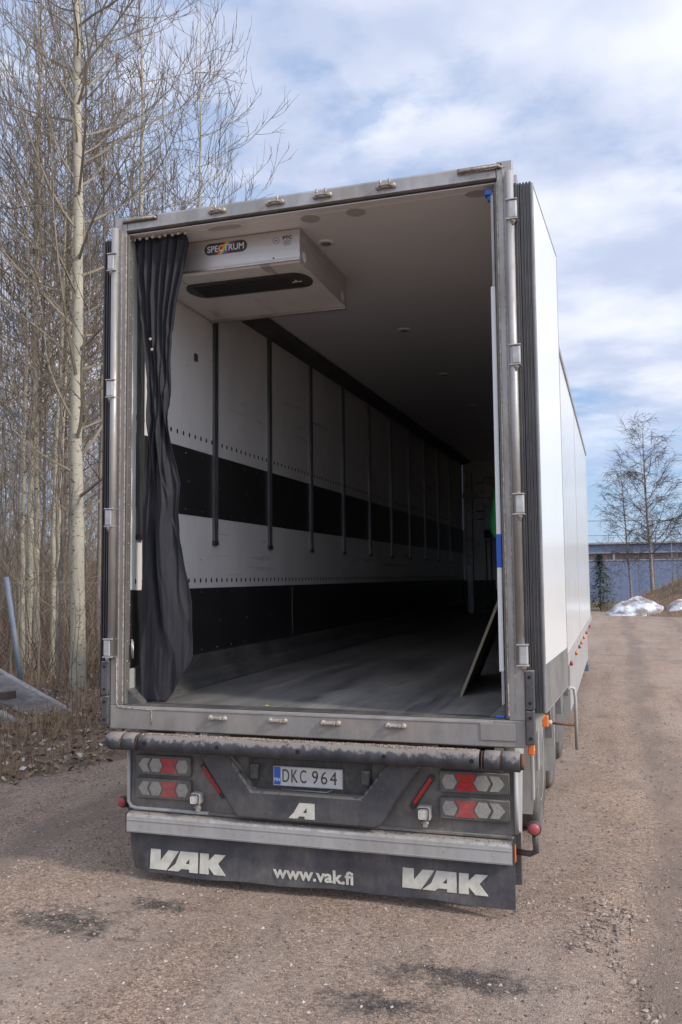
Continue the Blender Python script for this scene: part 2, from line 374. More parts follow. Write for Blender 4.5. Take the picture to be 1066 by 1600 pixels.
def empty(name, loc, label, cat, group=None, rz=0):
    o = bpy.data.objects.new(name, None); C.objects.link(o); o.location = loc; o.rotation_euler = (0, 0, rz); o.empty_display_size = .1
    return tag(o, label, cat, group)
def dup(o, loc, rz=0, sc=1, label=None):
    c = o.copy(); C.objects.link(c); c.location = loc; c.rotation_euler = (0, 0, rz); c.scale = (sc,)*3
    if label: c['label'] = label
    for ch in list(o.children):
        d = ch.copy(); C.objects.link(d); d.parent = c
    return c
def text(name, body, x0, x1, z, h, y, m, parent, off=0., ex=.0015, shear=0., sub=None):
    cu = bpy.data.curves.new(name, 'FONT'); cu.body = body; cu.size = 1; cu.extrude = .02; cu.offset = off; cu.shear = shear
    o = bpy.data.objects.new(name, cu); C.objects.link(o); bpy.context.view_layer.update()
    dg = bpy.context.evaluated_depsgraph_get(); me = bpy.data.meshes.new_from_object(o.evaluated_get(dg))
    bpy.data.objects.remove(o)
    xs = [v.co.x for v in me.vertices]; ys = [v.co.y for v in me.vertices]
    sx = (x1-x0)/(max(xs)-min(xs)); sy = h/(max(ys)-min(ys))
    for v in me.vertices:
        v.co = ((v.co.x-min(xs))*sx+x0, y-ex*(v.co.z/.02+1)/2, (v.co.y-min(ys))*sy+z)
    me.materials.clear(); me.materials.append(M[m]); me.name = name
    o = bpy.data.objects.new(name, me); C.objects.link(o); o.parent = parent; return o

# ============================================================ ground
rng = random.Random(4)
def axis(a, b, s, far, g=1.22):
    o = list(np.arange(a, b+1e-6, s)); st = s; x = b
    while x < far: st *= g; x += st; o.append(x)
    st = s; x = a; pre = []
    while x > -far: st *= g; x -= st; pre.append(x)
    return pre[::-1]+o
def verge(y):
    if y < 2.07: return -3.77-(2.07-y)*.35
    if y < 3.4: return -3.77+(y-2.07)*.36
    return -3.29+min(1.2, (y-3.4)*.02)
def soil_at(x, y):
    d = verge(y)-x; s = min(1, max(0, .5+d*1.6))
    e = 44.5-max(0, x-1.0)*2.3           # far verge behind the bend of the road
    if x > -3 and x < 12: s = max(s, min(1, max(0, .5+(y-e)*.5)))
    elif x >= 12: s = max(s, min(1, max(0, .5+(y-19)*.3)))
    return s
def ground_z(x, y):
    z = .09
    if -9 < x < 7 and -4 < y < 14:
        z += .010*noise.noise((x*1.2, y*1.2, 0))+.006*noise.noise((x*6, y*6, 3))
        rut = math.exp(-((x-1.95-.02*y)/.16)**2)+math.exp(-((x-3.9)/.25)**2)
        z += .022*math.exp(-((x-(1.63+.10*math.sin(y*5)))/.13)**2-((y-.2)/.36)**2)*(.6+.9*noise.noise((x*14, y*14, 2)))
        if y < .1: z -= .022*math.exp(-((x-(1.66-y*.20+.03*math.sin(y*7)))/.045)**2)*(.5+.8*noise.noise((x*8, y*8, 6)))
        z -= .014*rut*(.6+.4*noise.noise((x, y*.6, 9)))
    d = verge(y)-x
    if d > 0: z += min(.12, d*.08)+.05*noise.noise((x*.8, y*.8, 5))*min(1, d)
    return z
X = axis(-8, 5, .06, 900); Y = axis(-3, 9, .06, 900)
V = [(x, y, ground_z(x, y)) for y in Y for x in X]; nx = len(X)
F = [(j*nx+i, j*nx+i+1, (j+1)*nx+i+1, (j+1)*nx+i) for j in range(len(Y)-1) for i in range(nx-1)]
g = raw('ground', V, F, 'ground', smooth=True); tag(g, kind='structure')
att = g.data.attributes.new('soil', 'FLOAT', 'POINT'); att.data.foreach_set('value', [soil_at(v[0], v[1]) for v in V])

def scatter(name, n, area, size, m, label, dens=None, flat=.6, cat=None):
    OC = np.array([(1, 0, 0), (0, 1, 0), (-1, 0, 0), (0, -1, 0), (0, 0, 1), (0, 0, -1)], float)
    OF = np.array([(0, 1, 4), (1, 2, 4), (2, 3, 4), (3, 0, 4), (1, 0, 5), (2, 1, 5), (3, 2, 5), (0, 3, 5)])
    V = []; F = []; k = 0
    while k < n:
        x = rng.uniform(area[0], area[1]); y = area[2]+(area[3]-area[2])*rng.random()**1.6
        if dens and rng.random() > dens(x, y): continue
        s = size[0]+(size[1]-size[0])*rng.random()**3.2
        a = rng.random()*6.28; c, q = math.cos(a)*s, math.sin(a)*s
        P = OC*np.array([[rng.uniform(.7, 1.3), rng.uniform(.6, 1.1), flat*rng.uniform(.7, 1.2)]])+np.array([[rng.uniform(-.2, .2) for _ in range(3)] for _ in range(6)])
        Q = np.stack([P[:, 0]*c-P[:, 1]*q+x, P[:, 0]*q+P[:, 1]*c+y, P[:, 2]*s+ground_z(x, y)+s*.15], 1)
        V.extend(Q.tolist()); F.extend((OF+6*k).tolist()); k += 1
    return tag(raw(name, V, F, m), label, cat, kind='stuff')
def road_only(x, y):
    return 0 if x < verge(y)-.1 else (.35+.65*max(0, min(1, .5+1.4*noise.noise((x*.9, y*.9, 2)))))
scatter('gravel', 52000, (-5, 4.6, -1.7, 9), (.0025, .014), 'stones', 'loose brown and grey gravel stones strewn over the yard', road_only, cat='gravel')
def crumb(x, y):
    d = ((x-(1.63+.10*math.sin(y*5)))/.11)**2+((y-.20)/.32)**2
    l = abs(x-(1.70+(-y)*.20+.03*math.sin(y*7)))/.04 if y < .3 else 9
    return math.exp(-d*1.2)+.35*math.exp(-l*l)
scatter('asphalt_crumbs', 1100, (1.4, 2.2, -1.2, 1.0), (.004, .019), 'rubble', 'ragged low heap of broken asphalt crumbs right of the truck', crumb, .7, cat='rubble')

def blades(name, n, area, m, label, cat, hh, leaf=False, dens=None):
    V = []; F = []; k = 0
    while k < n:
        x = rng.uniform(area[0], area[1]); y = area[2]+(area[3]-area[2])*rng.random()**1.3
        if x > verge(y)+rng.uniform(-.15, .25): continue
        if dens and rng.random() > dens(x, y): continue
        z = ground_z(x, y); a = rng.random()*6.28
        if leaf:
            s = rng.uniform(.012, .045); c, q = math.cos(a)*s, math.sin(a)*s
            t1, t2, z0 = rng.uniform(-.5, .5)*s, rng.uniform(-.5, .5)*s, z+.008+rng.random()*.03
            V += [(x+c, y+q, z0+t1), (x-q*.6, y+c*.6, z0+t2), (x-c, y-q, z0-t1), (x+q*.6, y-c*.6, z0-t2)]; F.append((4*k, 4*k+1, 4*k+2, 4*k+3))
        else:
            h = hh*rng.uniform(.35, 1.1); b = rng.uniform(.2, 1.1)*h; w = rng.uniform(.0018, .004); c, q = math.cos(a), math.sin(a)
            V += [(x-q*w, y+c*w, z-.01), (x+q*w, y-c*w, z-.01), (x+c*b*.4+q*w*.8, y+q*b*.4-c*w*.8, z+h*.75), (x+c*b*.4-q*w*.8, y+q*b*.4+c*w*.8, z+h*.75), (x+c*b, y+q*b, z+h*.9)]
            F += [(5*k, 5*k+1, 5*k+2, 5*k+3), (5*k+3, 5*k+2, 5*k+4)]
        k += 1
    return tag(raw(name, V, F, m), label, cat, kind='stuff')
blades('dead_leaves', 26000, (-14, -3.3, 1.2, 16), 'leaves', 'brown dead leaf litter along the edge of the yard', 'leaf litter', 0, True)
blades('dry_grass', 36000, (-14, -3.3, 1.6, 16), 'grass', 'matted dry brown grass below the wood', 'grass', .26, dens=lambda x, y: max(.12, min(1, .5+1.6*noise.noise((x*.7, y*.7, 8))))*(1 if x < verge(y)-.25 else .3))

# ============================================================ trees
def make_tree(name, seed, h, r, crown0, nprim, plen, barkm, label, cat='tree', group=None, lean=(0, 0), droop=0., dens=1.1, twr=.0042, elev0=(.3, .85), crook=.05):
    g = random.Random(seed); root = empty(name, (0, 0, 0), label, cat, group)
    TV, TF = [], []; CV, CF, CI = [], [], []
    def tube(V, F, pts, rads, n, idx=None, mi=0):
        base = len(V); ref = None
        for i, p in enumerate(pts):
            d = pts[min(i+1, len(pts)-1)]-pts[max(i-1, 0)]
            if d.length < 1e-6: d = Vector((0, 0, 1))
            d.normalize()
            if ref is None: ref = d.orthogonal().normalized()
            ref = (ref-d*ref.dot(d)).normalized(); q = d.cross(ref)
            for k in range(n):
                a = 2*math.pi*k/n; V.append(tuple(p+rads[i]*(math.cos(a)*ref+math.sin(a)*q)))
        for i in range(len(pts)-1):
            for k in range(n):
                F.append((base+i*n+k, base+i*n+(k+1) % n, base+(i+1)*n+(k+1) % n, base+(i+1)*n+k))
                if idx is not None: idx.append(mi)
    nseg = 26; tp = []; tr = []; ox = oy = 0
    for i in range(nseg+1):
        t = i/nseg; ox += g.uniform(-crook, crook)*h/nseg; oy += g.uniform(-crook, crook)*h/nseg
        tp.append(Vector((ox+lean[0]*h*t*(1-.3*t), oy+lean[1]*h*t*(1-.3*t), h*t-.05)))
        tr.append(max(.006, r*(1-t)**.8*(1+.25*math.exp(-t*40))))
    tube(TV, TF, tp, tr, 10)
    def along(P, t):
        f = t*(len(P)-1); i = min(int(f), len(P)-2); return P[i].lerp(P[i+1], f-i)
    def shoot(p, az, el, L, n, curve, jit):
        pts = [p.copy()]; d = L/n
        for i in range(n):
            el = min(1.5, el+curve/n+g.uniform(-jit, jit)); az += g.uniform(-jit, jit)*1.3
            p = p+Vector((math.cos(az)*math.cos(el), math.sin(az)*math.cos(el), math.sin(el)))*d; pts.append(p)
        return pts, az, el
    for i in range(nprim):
        t = crown0+(1-crown0)*((i+g.random())/nprim); p = along(tp, t)
        low = (t-crown0)/(1-crown0)
        L = (plen*(1-low)**.6+.45)*g.uniform(.6, 1.15); az = i*2.399+g.uniform(-.5, .5)
        if t < crown0+.12: L *= g.uniform(.35, .9)
        pts, _, _ = shoot(p, az, g.uniform(*elev0), L, 9, .42-droop, .15)
        r0 = min(.30*r*(1-t)**.6, .0085*L+.004); rr = [max(twr, r0*(1-k/9.6)) for k in range(10)]
        tube(CV, CF, pts, rr, 4, CI, 0)
        ns = max(2, int(L*3.4*dens))
        for j in range(ns):
            f = .18+.8*(j+g.random())/ns; q = along(pts, f); D = (along(pts, min(1, f+.1))-q)
            a0 = math.atan2(D.y, D.x); e0 = math.asin(max(-1, min(1, D.z/max(D.length, 1e-6)))) if D.length > 1e-6 else 1.2
            l2 = (.42*L*(1-f)+.30)*g.uniform(.6, 1.2)
            p2, _, _ = shoot(q, a0+g.choice((-1, 1))*g.uniform(.4, 1.3), e0+g.uniform(-.65, .25)-droop*.6, l2, 4, .4-droop*1.6, .16)
            rb = max(twr*1.1, .006*l2+.002); tube(CV, CF, p2, [rb, rb*.85, rb*.7, twr, twr*.7], 3, CI, 0 if l2 > 1.0 else 1)
            for k in range(max(1, int(l2*4.2*dens))):
                f2 = .2+.78*g.random(); q2 = along(p2, f2); D = along(p2, min(1, f2+.1))-q2
                a1 = math.atan2(D.y, D.x)+g.choice((-1, 1))*g.uniform(.3, 1.3); e1 = math.asin(max(-1, min(1, D.z/max(D.length, 1e-6)))) if D.length > 1e-6 else 1
                l3 = g.uniform(.15, .5)*(1+droop)
                p3, _, _ = shoot(q2, a1, e1+g.uniform(-.6, .4)-droop, l3, 2, .3-droop*2, .2)
                tube(CV, CF, p3, [twr, twr*.85, twr*.5], 3, CI, 1)
    raw('trunk', TV, TF, barkm, root, smooth=True)
    raw('crown', CV, CF, ['dark_branch', 'dark_twig'] if name == 'birch' else ['branch', 'twig'], root, idx=CI)
    return root
GW = 'bare young trees in the wood behind the fence'
t = make_tree('aspen', 11, 19, .122, .15, 84, 4.1, 'aspen', 'thickest pale barked aspen, closest to the truck on the left', lean=(-.012, .0), crook=.03); t.location = (-6.52, 7.35, 0); t.rotation_euler.z = 1.0
LB = 'bare thin aspen in the crowded wood left of the truck'
A = make_tree('aspen', 21, 15.5, .066, .30, 54, 3.2, 'aspen', LB, group=GW, lean=(.01, .01)); A.location = (-9.1, 9.5, 0)
B = make_tree('aspen', 22, 14, .055, .28, 50, 3.1, 'dullbark', LB, group=GW, lean=(-.02, .01)); B.location = (-10.1, 11.1, 0)
D = make_tree('aspen', 23, 13, .050, .32, 44, 2.7, 'aspen', LB, group=GW, lean=(.03, 0)); D.location = (-8.25, 9.0, 0)
S1 = make_tree('sapling', 31, 7.5, .028, .15, 26, 1.3, 'dullbark', 'slender bare sapling in the undergrowth of the wood', 'sapling', 'slender saplings in the wood', crook=.12); S1.location = (-7.4, 8.2, 0)
S2 = make_tree('sapling', 32, 6, .022, .2, 20, 1.0, 'dullbark', 'slender bare sapling in the undergrowth of the wood', 'sapling', 'slender saplings in the wood', lean=(.08, -.04), crook=.15); S2.location = (-8.3, 8.0, 0)
# own labels for trees a viewer can tell apart
ray0 = lambda px: Vector(r2*(px-533)/1361.72+fw*1.0-u2*((905-800)/1361.72))
def place(px, y):
    d = ray0(px); k = (y+4.92375)/d.y; return (1.78926+d.x*k, y, 0)
P = [A, B, D]
own = [(36, 8.8, D, 5.6, .95, 'thin aspen leaning left in front of the wood at the left edge of the photo'),
       (47, 9.6, A, 2.0, 1.05, 'straight pale aspen, left one of a close pair left of the thickest aspen'),
       (56, 10.2, A, 4.2, 1.0, 'straight pale aspen, right one of a close pair left of the thickest aspen'),
       (82, 9.4, D, 1.1, 1.12, 'slim pale aspen directly left of the thickest aspen'),
       (221, 11, A, 3.3, 1.12, 'tall aspen rising above the left end of the truck roof'),
       (287, 12, D, .5, 1.18, 'slim aspen rising above the roof beside the upper curtain'),
       (318, 13.5, B, 2.5, 1.0, 'aspen crown showing above the roof, right of the slim aspen'),
       (196, 12.5, D, 2.2, 1.2, 'slim aspen rising above the hinge corner of the left door'),
       (350, 15, B, .7, .86, 'aspen crown above the roof sloping down to the lowest one'),
       (385, 16.5, A, 3.9, .70, 'lowest aspen crown, rightmost above the truck roof')]
first = {}
for px, y, src, rz, sc, lab in own:
    o = dup(src, place(px, y), rz, sc, lab)
g2 = random.Random(9); used = []
n = 0
while n < 34:
    y = 10.2+g2.random()**1.0*34; px = g2.uniform(-60, 372)
    p = place(px, y)
    if px > 170 and y < 11.5: continue
    if px > 300 and y < 15: continue
    if any((p[0]-a)**2+(p[1]-b)**2 < .5 for a, b in used): continue
    used.append((p[0], p[1])); src = P[n % 3] if n % 2 else B
    s = g2.uniform(.72, 1.08)
    if px > 300: s = min(s, .80)
    dup(src, p, g2.random()*6.28, s); n += 1
n = 0
while n < 46:
    y = 7.2+g2.random()**1.3*20; px = g2.uniform(-40, 175)
    if px > 100 and y < 8.2: continue
    p = place(px, y); dup((S1, S2)[n % 2], p, g2.random()*6.28, g2.uniform(.5, 1.15)); n += 1
# brushwood mass
V = []; F = []; k = 0
for i in range(17000):
    y = 7.8+g2.random()**.9*45; p = place(g2.uniform(-70, 330), y)
    if p[0] > verge(y)-1.6: continue
    h = g2.uniform(.4, 1.5)+g2.random()**3*min(5.0, y*.14); a = g2.random()*6.28; b = h*g2.uniform(0, .75); w = g2.uniform(.003, .007)*(1+y*.04)
    dx, dy = math.cos(a)*b, math.sin(a)*b; kx = g2.uniform(-.12, .12)*h; x, yy = p[0], p[1]
    for (ox, oy) in ((w, 0), (-w*.5, w*.87), (-w*.5, -w*.87)):
        V += [(x+ox, yy+oy, 0), (x+dx*.5+kx+ox*.8, yy+dy*.5+oy*.8, h*.5), (x+dx+ox*.3, yy+dy+oy*.3, h)]
    for q in range(3):
        r_ = (q+1) % 3
        F += [(k+3*q, k+3*r_, k+3*r_+1, k+3*q+1), (k+3*q+1, k+3*r_+1, k+3*r_+2, k+3*q+2)]
    k += 9
tag(raw('brushwood', V, F, 'brush'), 'dense brown brushwood filling the wood between the trunks', 'undergrowth', kind='stuff')

# saplings shooting up in front of the slabs
for i, (x, y, h, lab) in enumerate([(-4.35, 4.05, 2.0, 'thin reddish shoot standing in the grass just left of the truck, nearest the yard'), (-5.2, 5.4, 2.4, 'thin dark shoot beside the lower tip of the tilted concrete slab'), (-5.0, 4.9, 1.1, 'short bent dark shoot in front of the tilted concrete slab')]):
    b = MB(); pts = [(x+.02*math.sin(j*1.3+i)*j*.3, y, h*j/8-.03) for j in range(9)]; b.tube(pts, [.007-.0006*j for j in range(9)], 5)
    for j in (3, 4, 5, 6):
        q = Vector(pts[j]); b.tube([q, q+Vector((.10*(-1)**j, .02, .18)), q+Vector((.14*(-1)**j, .03, .36))], [.003, .0025, .0015], 4)
    o = b.build('shoot', 'twig'); tag(o, lab, 'shoot')

# fence
post = MB().tube([(-6.50, 6.02, -.05), (-6.525, 5.90, .75), (-6.60, 5.68, 2.04)], .036, 14).build('fence_post', 'bluepost')
tag(post, 'leaning blue painted steel post beside the concrete slabs', 'post')
fp = [(-8.2, 3.6), (-6.55, 6.0), (-5.84, 7.05), (-5.1, 8.6), (-4.8, 14), (-4.7, 26)]
fr = empty('wire_fence', (-6.55, 6.0, 0), 'sagging chain link fence between the yard and the wood', 'fence')
b = MB(); wires = MB()
def fl(s):
    for (x0, y0), (x1, y1) in zip(fp, fp[1:]):
        L = math.hypot(x1-x0, y1-y0)
        if s <= L: return x0+(x1-x0)*s/L, y0+(y1-y0)*s/L
        s -= L
    return fp[-1]
Ltot = 12.0; st = .075
def FP(s, z):
    x, y = fl(max(0, min(Ltot, s))); return (x+6.55+.02*math.sin(s*3+z*4), y-6.0, z)
s = -2.0
while s < Ltot:
    for sg in (1, -1):
        pts = []
        for j in range(5):
            z = 1.95*j/4; q = s+(z if sg > 0 else 1.95-z)
            if 0 <= q <= Ltot: pts.append(FP(q, z+.02-.04*math.sin(q)))
        if len(pts) > 1: wires.tube(pts, .0016, 3, False)
    s += st
wires.build('wire_mesh', 'wire', fr)
MB().tube([FP(q*.4, 1.97-.03*math.sin(q*.8)**2) for q in range(31)], .003, 4).build('top_wire', 'wire', fr)
MB().tube([FP(q*.4, .05+.0*q) for q in range(31)], .006, 5).build('bottom_wire', 'wire', fr)
for s in (5.6, 9.0): x, y, z = FP(s, 0); MB().tube([(x, y+.02, 0), (x, y+.02, 2.0)], .02, 8).build('post', 'rust', fr)

# concrete slabs
def slab(a, c, w, t, lab, holes):
    a = Vector(a); c = Vector(c); d = (c-a).normalized(); side = Vector((d.y, -d.x, 0)).normalized(); nrm = side.cross(d).normalized()
    if nrm.z < 0: nrm = -nrm
    M4 = Matrix((d, side, nrm)).transposed().to_4x4(); M4.translation = a; L = (c-a).length
    root = empty('concrete_slab', tuple(c), lab, 'slab', 'grey concrete slabs dumped by the fence'); inv = Matrix.Translation(-c)
    b = MB(); b.prism([(0, 0), (L-.30, 0), (L-.02, t*.80), (L-.02, t*.93), (L-.07, t), (0, t)], -w/2, w/2, .012, 'y', inv @ M4); b.build('slab_body', 'concrete', root)
    h = MB()
    for q in holes:
        h.tube([inv @ M4 @ Vector((L-q, w*.2, t-.02)), inv @ M4 @ Vector((L-q, w*.2, t+.002))], .014, 10); h.tube([inv @ M4 @ Vector((L-q+.07, w*.28, t-.02)), inv @ M4 @ Vector((L-q+.07, w*.28, t+.002))], .014, 10)
    h.build('bolt_holes', 'hole', root); return root
slab((-6.60, 4.58, .80), (-5.30, 5.47, -.20), .30, .34, 'tilted concrete slab, the upper of two, resting above the grass', (.25, .95))
slab((-6.40, 3.60, .62), (-5.00, 4.45, -.16), .28, .26, 'tilted concrete slab, the lower of two, its tip in the grass', (.28,))
o = MB().box(-.55, .4, -.05, .05, -.05, .05, .006).build('timber', 'timber'); o.location = (-5.95, 4.45, .50); o.rotation_euler = (0, -.05, .8); tag(o, 'dark squared timber wedged between the two concrete slabs', 'timber')

# ============================================================ far right background
bd = empty('warehouse', (10, 60, 0), 'long low blue warehouse with a brown window band, behind the birches', 'building')
MB().box(-24, 40, 0, 14, -.5, 3.03).build('lower_wall', 'facade', bd)
MB().box(-24, 40, .06, 14, 3.03, 3.48).build('window_band', 'facade_win', bd)
for k in range(26): MB().box(-23+k*2.45, -22.85+k*2.45, -.02, .05, 3.03, 3.48).build('mullion', 'fascia', bd)
MB().box(-24, 40, 0, 14, 3.48, 4.12).build('upper_wall', 'facade', bd)
MB().box(-24.3, 40.3, -.25, 14.3, 4.12, 4.26, .02).build('roof_edge', 'fascia', bd)
MB().box(-24, 40, -.05, -.003, 2.96, 3.03).build('sill', 'fascia', bd)
MB().box(-24, 40, -.05, -.003, 3.485, 3.55).build('lintel', 'fascia', bd)
def mz(x, y):
    b = 1.95*math.exp(-((x-6.3)/2.6)**2-((y-41.0)/3.2)**2)+1.0*math.exp(-((x-10.5)/3.5)**2-((y-40)/3.5)**2)+.22*math.exp(-((x-2.8)/1.5)**2-((y-42)/2.5)**2)
    b += .55*math.exp(-((x-4.0)/1.9)**2-((y-43.2)/2.2)**2)
    return b+.10*noise.noise((x*1.1, y*1.1, 1))*min(1, b*3)-.05
XX = np.arange(-2, 18, .2); YY = np.arange(30, 52, .25)
o = raw('dirt_mound', [(x, y, mz(x, y)) for y in YY for x in XX], [(j*len(XX)+i, j*len(XX)+i+1, (j+1)*len(XX)+i+1, (j+1)*len(XX)+i) for j in range(len(YY)-1) for i in range(len(XX)-1)], None or 'ground', smooth=True)
o.data.attributes.new('soil', 'FLOAT', 'POINT').data.foreach_set('value', [1.0]*len(o.data.vertices)); tag(o, kind='structure')
def snow(cx, cy, rx, ry, h, seed, lab):
    V = []; n = 40
    for j in range(n):
        for i in range(n):
            u, v = i/(n-1)*2-1, j/(n-1)*2-1; rr = math.hypot(u, v); x, y = cx+u*rx, cy+v*ry
            f = max(0, 1-rr**1.5)+.35*noise.noise((x*1.4+seed, y*1.4, seed))*max(0, 1-rr)+.12*noise.noise((x*5, y*5, seed))*max(0, 1-rr)
            V.append((u*rx, v*ry, max(mz(x, y)*.65, 0)+h*f-.06-(.3 if rr > 1 else 0)))
    o = raw('snow_pile', V, [(j*n+i, j*n+i+1, (j+1)*n+i+1, (j+1)*n+i) for j in range(n-1) for i in range(n-1)], 'snow', smooth=True); o.location = (cx, cy, 0)
    tag(o, lab, 'snow pile')
snow(2.62, 38.6, 1.6, 1.5, .88, 3, 'larger heap of dirty melting snow beside the road')
snow(4.55, 38.2, .75, .9, .5, 8, 'smaller patch of snow at the right edge of the photo')
V = []; F = []
for k in range(9000):
    x = g2.uniform(-1, 12); y = g2.uniform(36, 47); z = mz(x, y)
    if z < .05: continue
    h = g2.uniform(.08, .35)*(2.2 if g2.random() < .06 else 1); w = .009; a = g2.random()*6.28; c, s = math.cos(a)*w, math.sin(a)*w; q = len(V)
    V += [(x-c, y-s, z-.02), (x+c, y+s, z-.02), (x+g2.uniform(-.15, .15), y+g2.uniform(-.1, .1), z+h)]; F.append((q, q+1, q+2))
tag(raw('mound_weeds', V, F, 'grass'), 'dry brown weeds and twigs covering the dirt mound', 'weeds', kind='stuff')
b1 = make_tree('birch', 51, 9.6, .115, .2, 40, 3.6, 'birch', 'larger bare birch with a dark upper trunk, right of the truck', droop=.24, dens=2.1, twr=.006, lean=(-.05, 0), elev0=(.3, .9), crook=.04); b1.location = (3.75, 44.6, .6); b1.rotation_euler.z = .4
b2 = make_tree('birch', 52, 7.8, .07, .22, 34, 2.3, 'birch', 'slimmer bare birch left of the larger one, its pale trunk leaning', droop=.28, dens=1.4, twr=.006, lean=(-.07, 0), elev0=(.3, .8), crook=.05); b2.location = (2.62, 45.4, .45)
b3 = make_tree('birch', 53, 4.2, .03, .35, 14, .8, 'birch', 'short thin white birch stem between the two large birches', droop=.3, twr=.006, crook=.06); b3.location = (3.05, 46.2, .4)
dup(b3, (1.35, 47.5, .0), 2.0, 1.0, 'short thin white birch stem between the spruce and the birches')
dup(b3, (3.95, 47.5, .5), 4.0, 1.05, 'short thin white birch stem close behind the larger birch trunk')
for k in range(16):
    x = g2.uniform(1.5, 9); dup(b3, (x, g2.uniform(45.5, 54), .3 if x > 4 else 0), g2.random()*6.28, g2.uniform(.5, .8), 'thin bare bush stem growing in front of the blue warehouse')['group'] = 'bush stems before the warehouse'
for k in range(7): dup(b3, (g2.uniform(5.2, 9), g2.uniform(46, 50), .6), g2.random()*6, g2.uniform(.85, 1.15), 'thin bare bush stem growing in front of the blue warehouse')['group'] = 'bush stems before the warehouse'
# spruce
sp = empty('spruce_tree', (1.03, 43.5, 0), 'small dark green spruce beside the truck side', 'tree')
V = []; F = []
for k in range(2600):
    a0 = g2.random()*6.28; t = g2.random()**1.2; z = .25+2.85*t; rad = 1.55*(1-t)**.9+.05
    lay = .5+.5*math.cos(z*13+2*math.sin(a0*3)); rr = rad*(.15+.85*g2.random()**.7)*(.45+.65*lay); a = a0
    x, y = math.cos(a)*rr, math.sin(a)*rr; L = g2.uniform(.12, .26); w = .045; dz = -.28*L+g2.uniform(-.05, .09); q = len(V)
    V += [(x-math.sin(a)*w, y+math.cos(a)*w, z), (x+math.sin(a)*w, y-math.cos(a)*w, z), (x+math.cos(a)*L+g2.uniform(-.05, .05), y+math.sin(a)*L+g2.uniform(-.05, .05), z+dz)]; F.append((q, q+1, q+2))
raw('crown', V, F, 'needles', sp); MB().tube([(0, 0, 0), (0, 0, 3.05)], [.05, .01], 8).build('trunk', 'dullbark', sp)
# wires
o = MB().tube([(-2+x, 55, 5.50-.012*x+.0006*(x-12)**2) for x in range(0, 30, 2)], .022, 4).build('overhead_wire', 'dark'); tag(o, 'thin dark overhead wire crossing behind the birches, the upper one', 'wire')
o = MB().tube([(-2+x, 56, 4.62-.008*x) for x in range(0, 30, 2)], .016, 4).build('overhead_wire', 'dark'); tag(o, 'thin dark overhead wire crossing just above the warehouse roof', 'wire')
o = MB().tube([(5.33, 55, 0), (5.33, 55, 5.42)], .022, 6).build('wire_pole', 'wire'); tag(o, 'thin grey pole carrying the overhead wires at the right edge', 'pole')

# ============================================================ the semi trailer
T = empty('semi_trailer', (0, 0, 0), 'white refrigerated semi-trailer with its rear doors open, filling the middle of the photo', 'trailer')
ZF = 1.2; LEN = 13.5
def zc(y): return 4.272+.011*y
def zr(y): return 4.335+.010*y
# body shell: side walls, roof, floor
def shell_wall(x0, x1, name, m):
    b = MB(); b.prism([(.0595, 1.08), (LEN, 1.08), (LEN, zr(LEN)), (.0595, zr(.06))], x0, x1, 0, 'x'); return b.build(name, m, T)
shell_wall(1.243, 1.296, 'right_side_wall', 'white_outer'); shell_wall(-1.296, -1.256, 'left_side_wall', 'white_outer')
MB().prism([(.10, zc(.1)+.001), (LEN, zc(LEN)), (LEN, zr(LEN)-.003), (.10, zr(.1)-.003)], -1.2555, 1.2425, 0, 'x').build('roof', 'white_outer', T)
MB().prism([(.03, zc(.03)), (LEN-.05, zc(LEN)), (LEN-.05, zc(LEN)-.006), (.03, zc(.03)-.006)], -1.24, 1.24, 0, 'x').build('ceiling_panel', 'ceiling', T)
MB().box(-1.255, 1.242, .02, LEN-.05, 1.10, ZF).build('cargo_floor', 'floor', T)
for s in (-1, 1):   # top and bottom edge rails along the sides
    MB().prism([(.12, zr(.12)-.05), (LEN, zr(LEN)-.05), (LEN, zr(LEN)+.006), (.12, zr(.12)+.006)], s*1.297, s*1.312, 0, 'x').build('roof_rail', 'alu', T)
    MB().box(s*1.297, s*1.314, 1.4, LEN, 1.08, 1.17, .003).build('bottom_rail', 'alu_white', T)
for k, y in enumerate((7.9,)): MB().box(1.2965, 1.2985, y, y+.012, 1.17, zr(y)-.05).build('panel_seam', 'mudguard', T)
# interior left wall, built of bands
def wall_panel(z0, z1, name, m, x0=-1.2555, x1=-1.24, yy=None):
    y0, y1 = yy or (.060, LEN-.06)
    top0 = z1(y0) if callable(z1) else z1; top1 = z1(y1) if callable(z1) else z1
    return MB().prism([(y0, z0), (y1, z0), (y1, top1), (y0, top0)], x0, x1, 0, 'x').build(name, m, T)
lw = wall_panel(2.972, lambda y: zc(y)-.007, 'upper_wall_panel', 'white_panel')
wall_panel(2.470, 2.972, 'middle_black_band', 'black_panel', x1=-1.236)
wall_panel(1.922, 2.470, 'lower_wall_panel', 'white_panel')
wall_panel(1.425, 1.922, 'black_kick_panel', 'black_panel', x1=-1.236)
MB().box(-1.2355, -1.226, .0605, .165, 1.925, 4.262, .002).build('jamb_panel', 'white_outer', T)
MB().box(-1.2355, -1.226, .0605, .165, 1.425, 1.922, .002).build('jamb_kick_panel', 'black_panel', T)
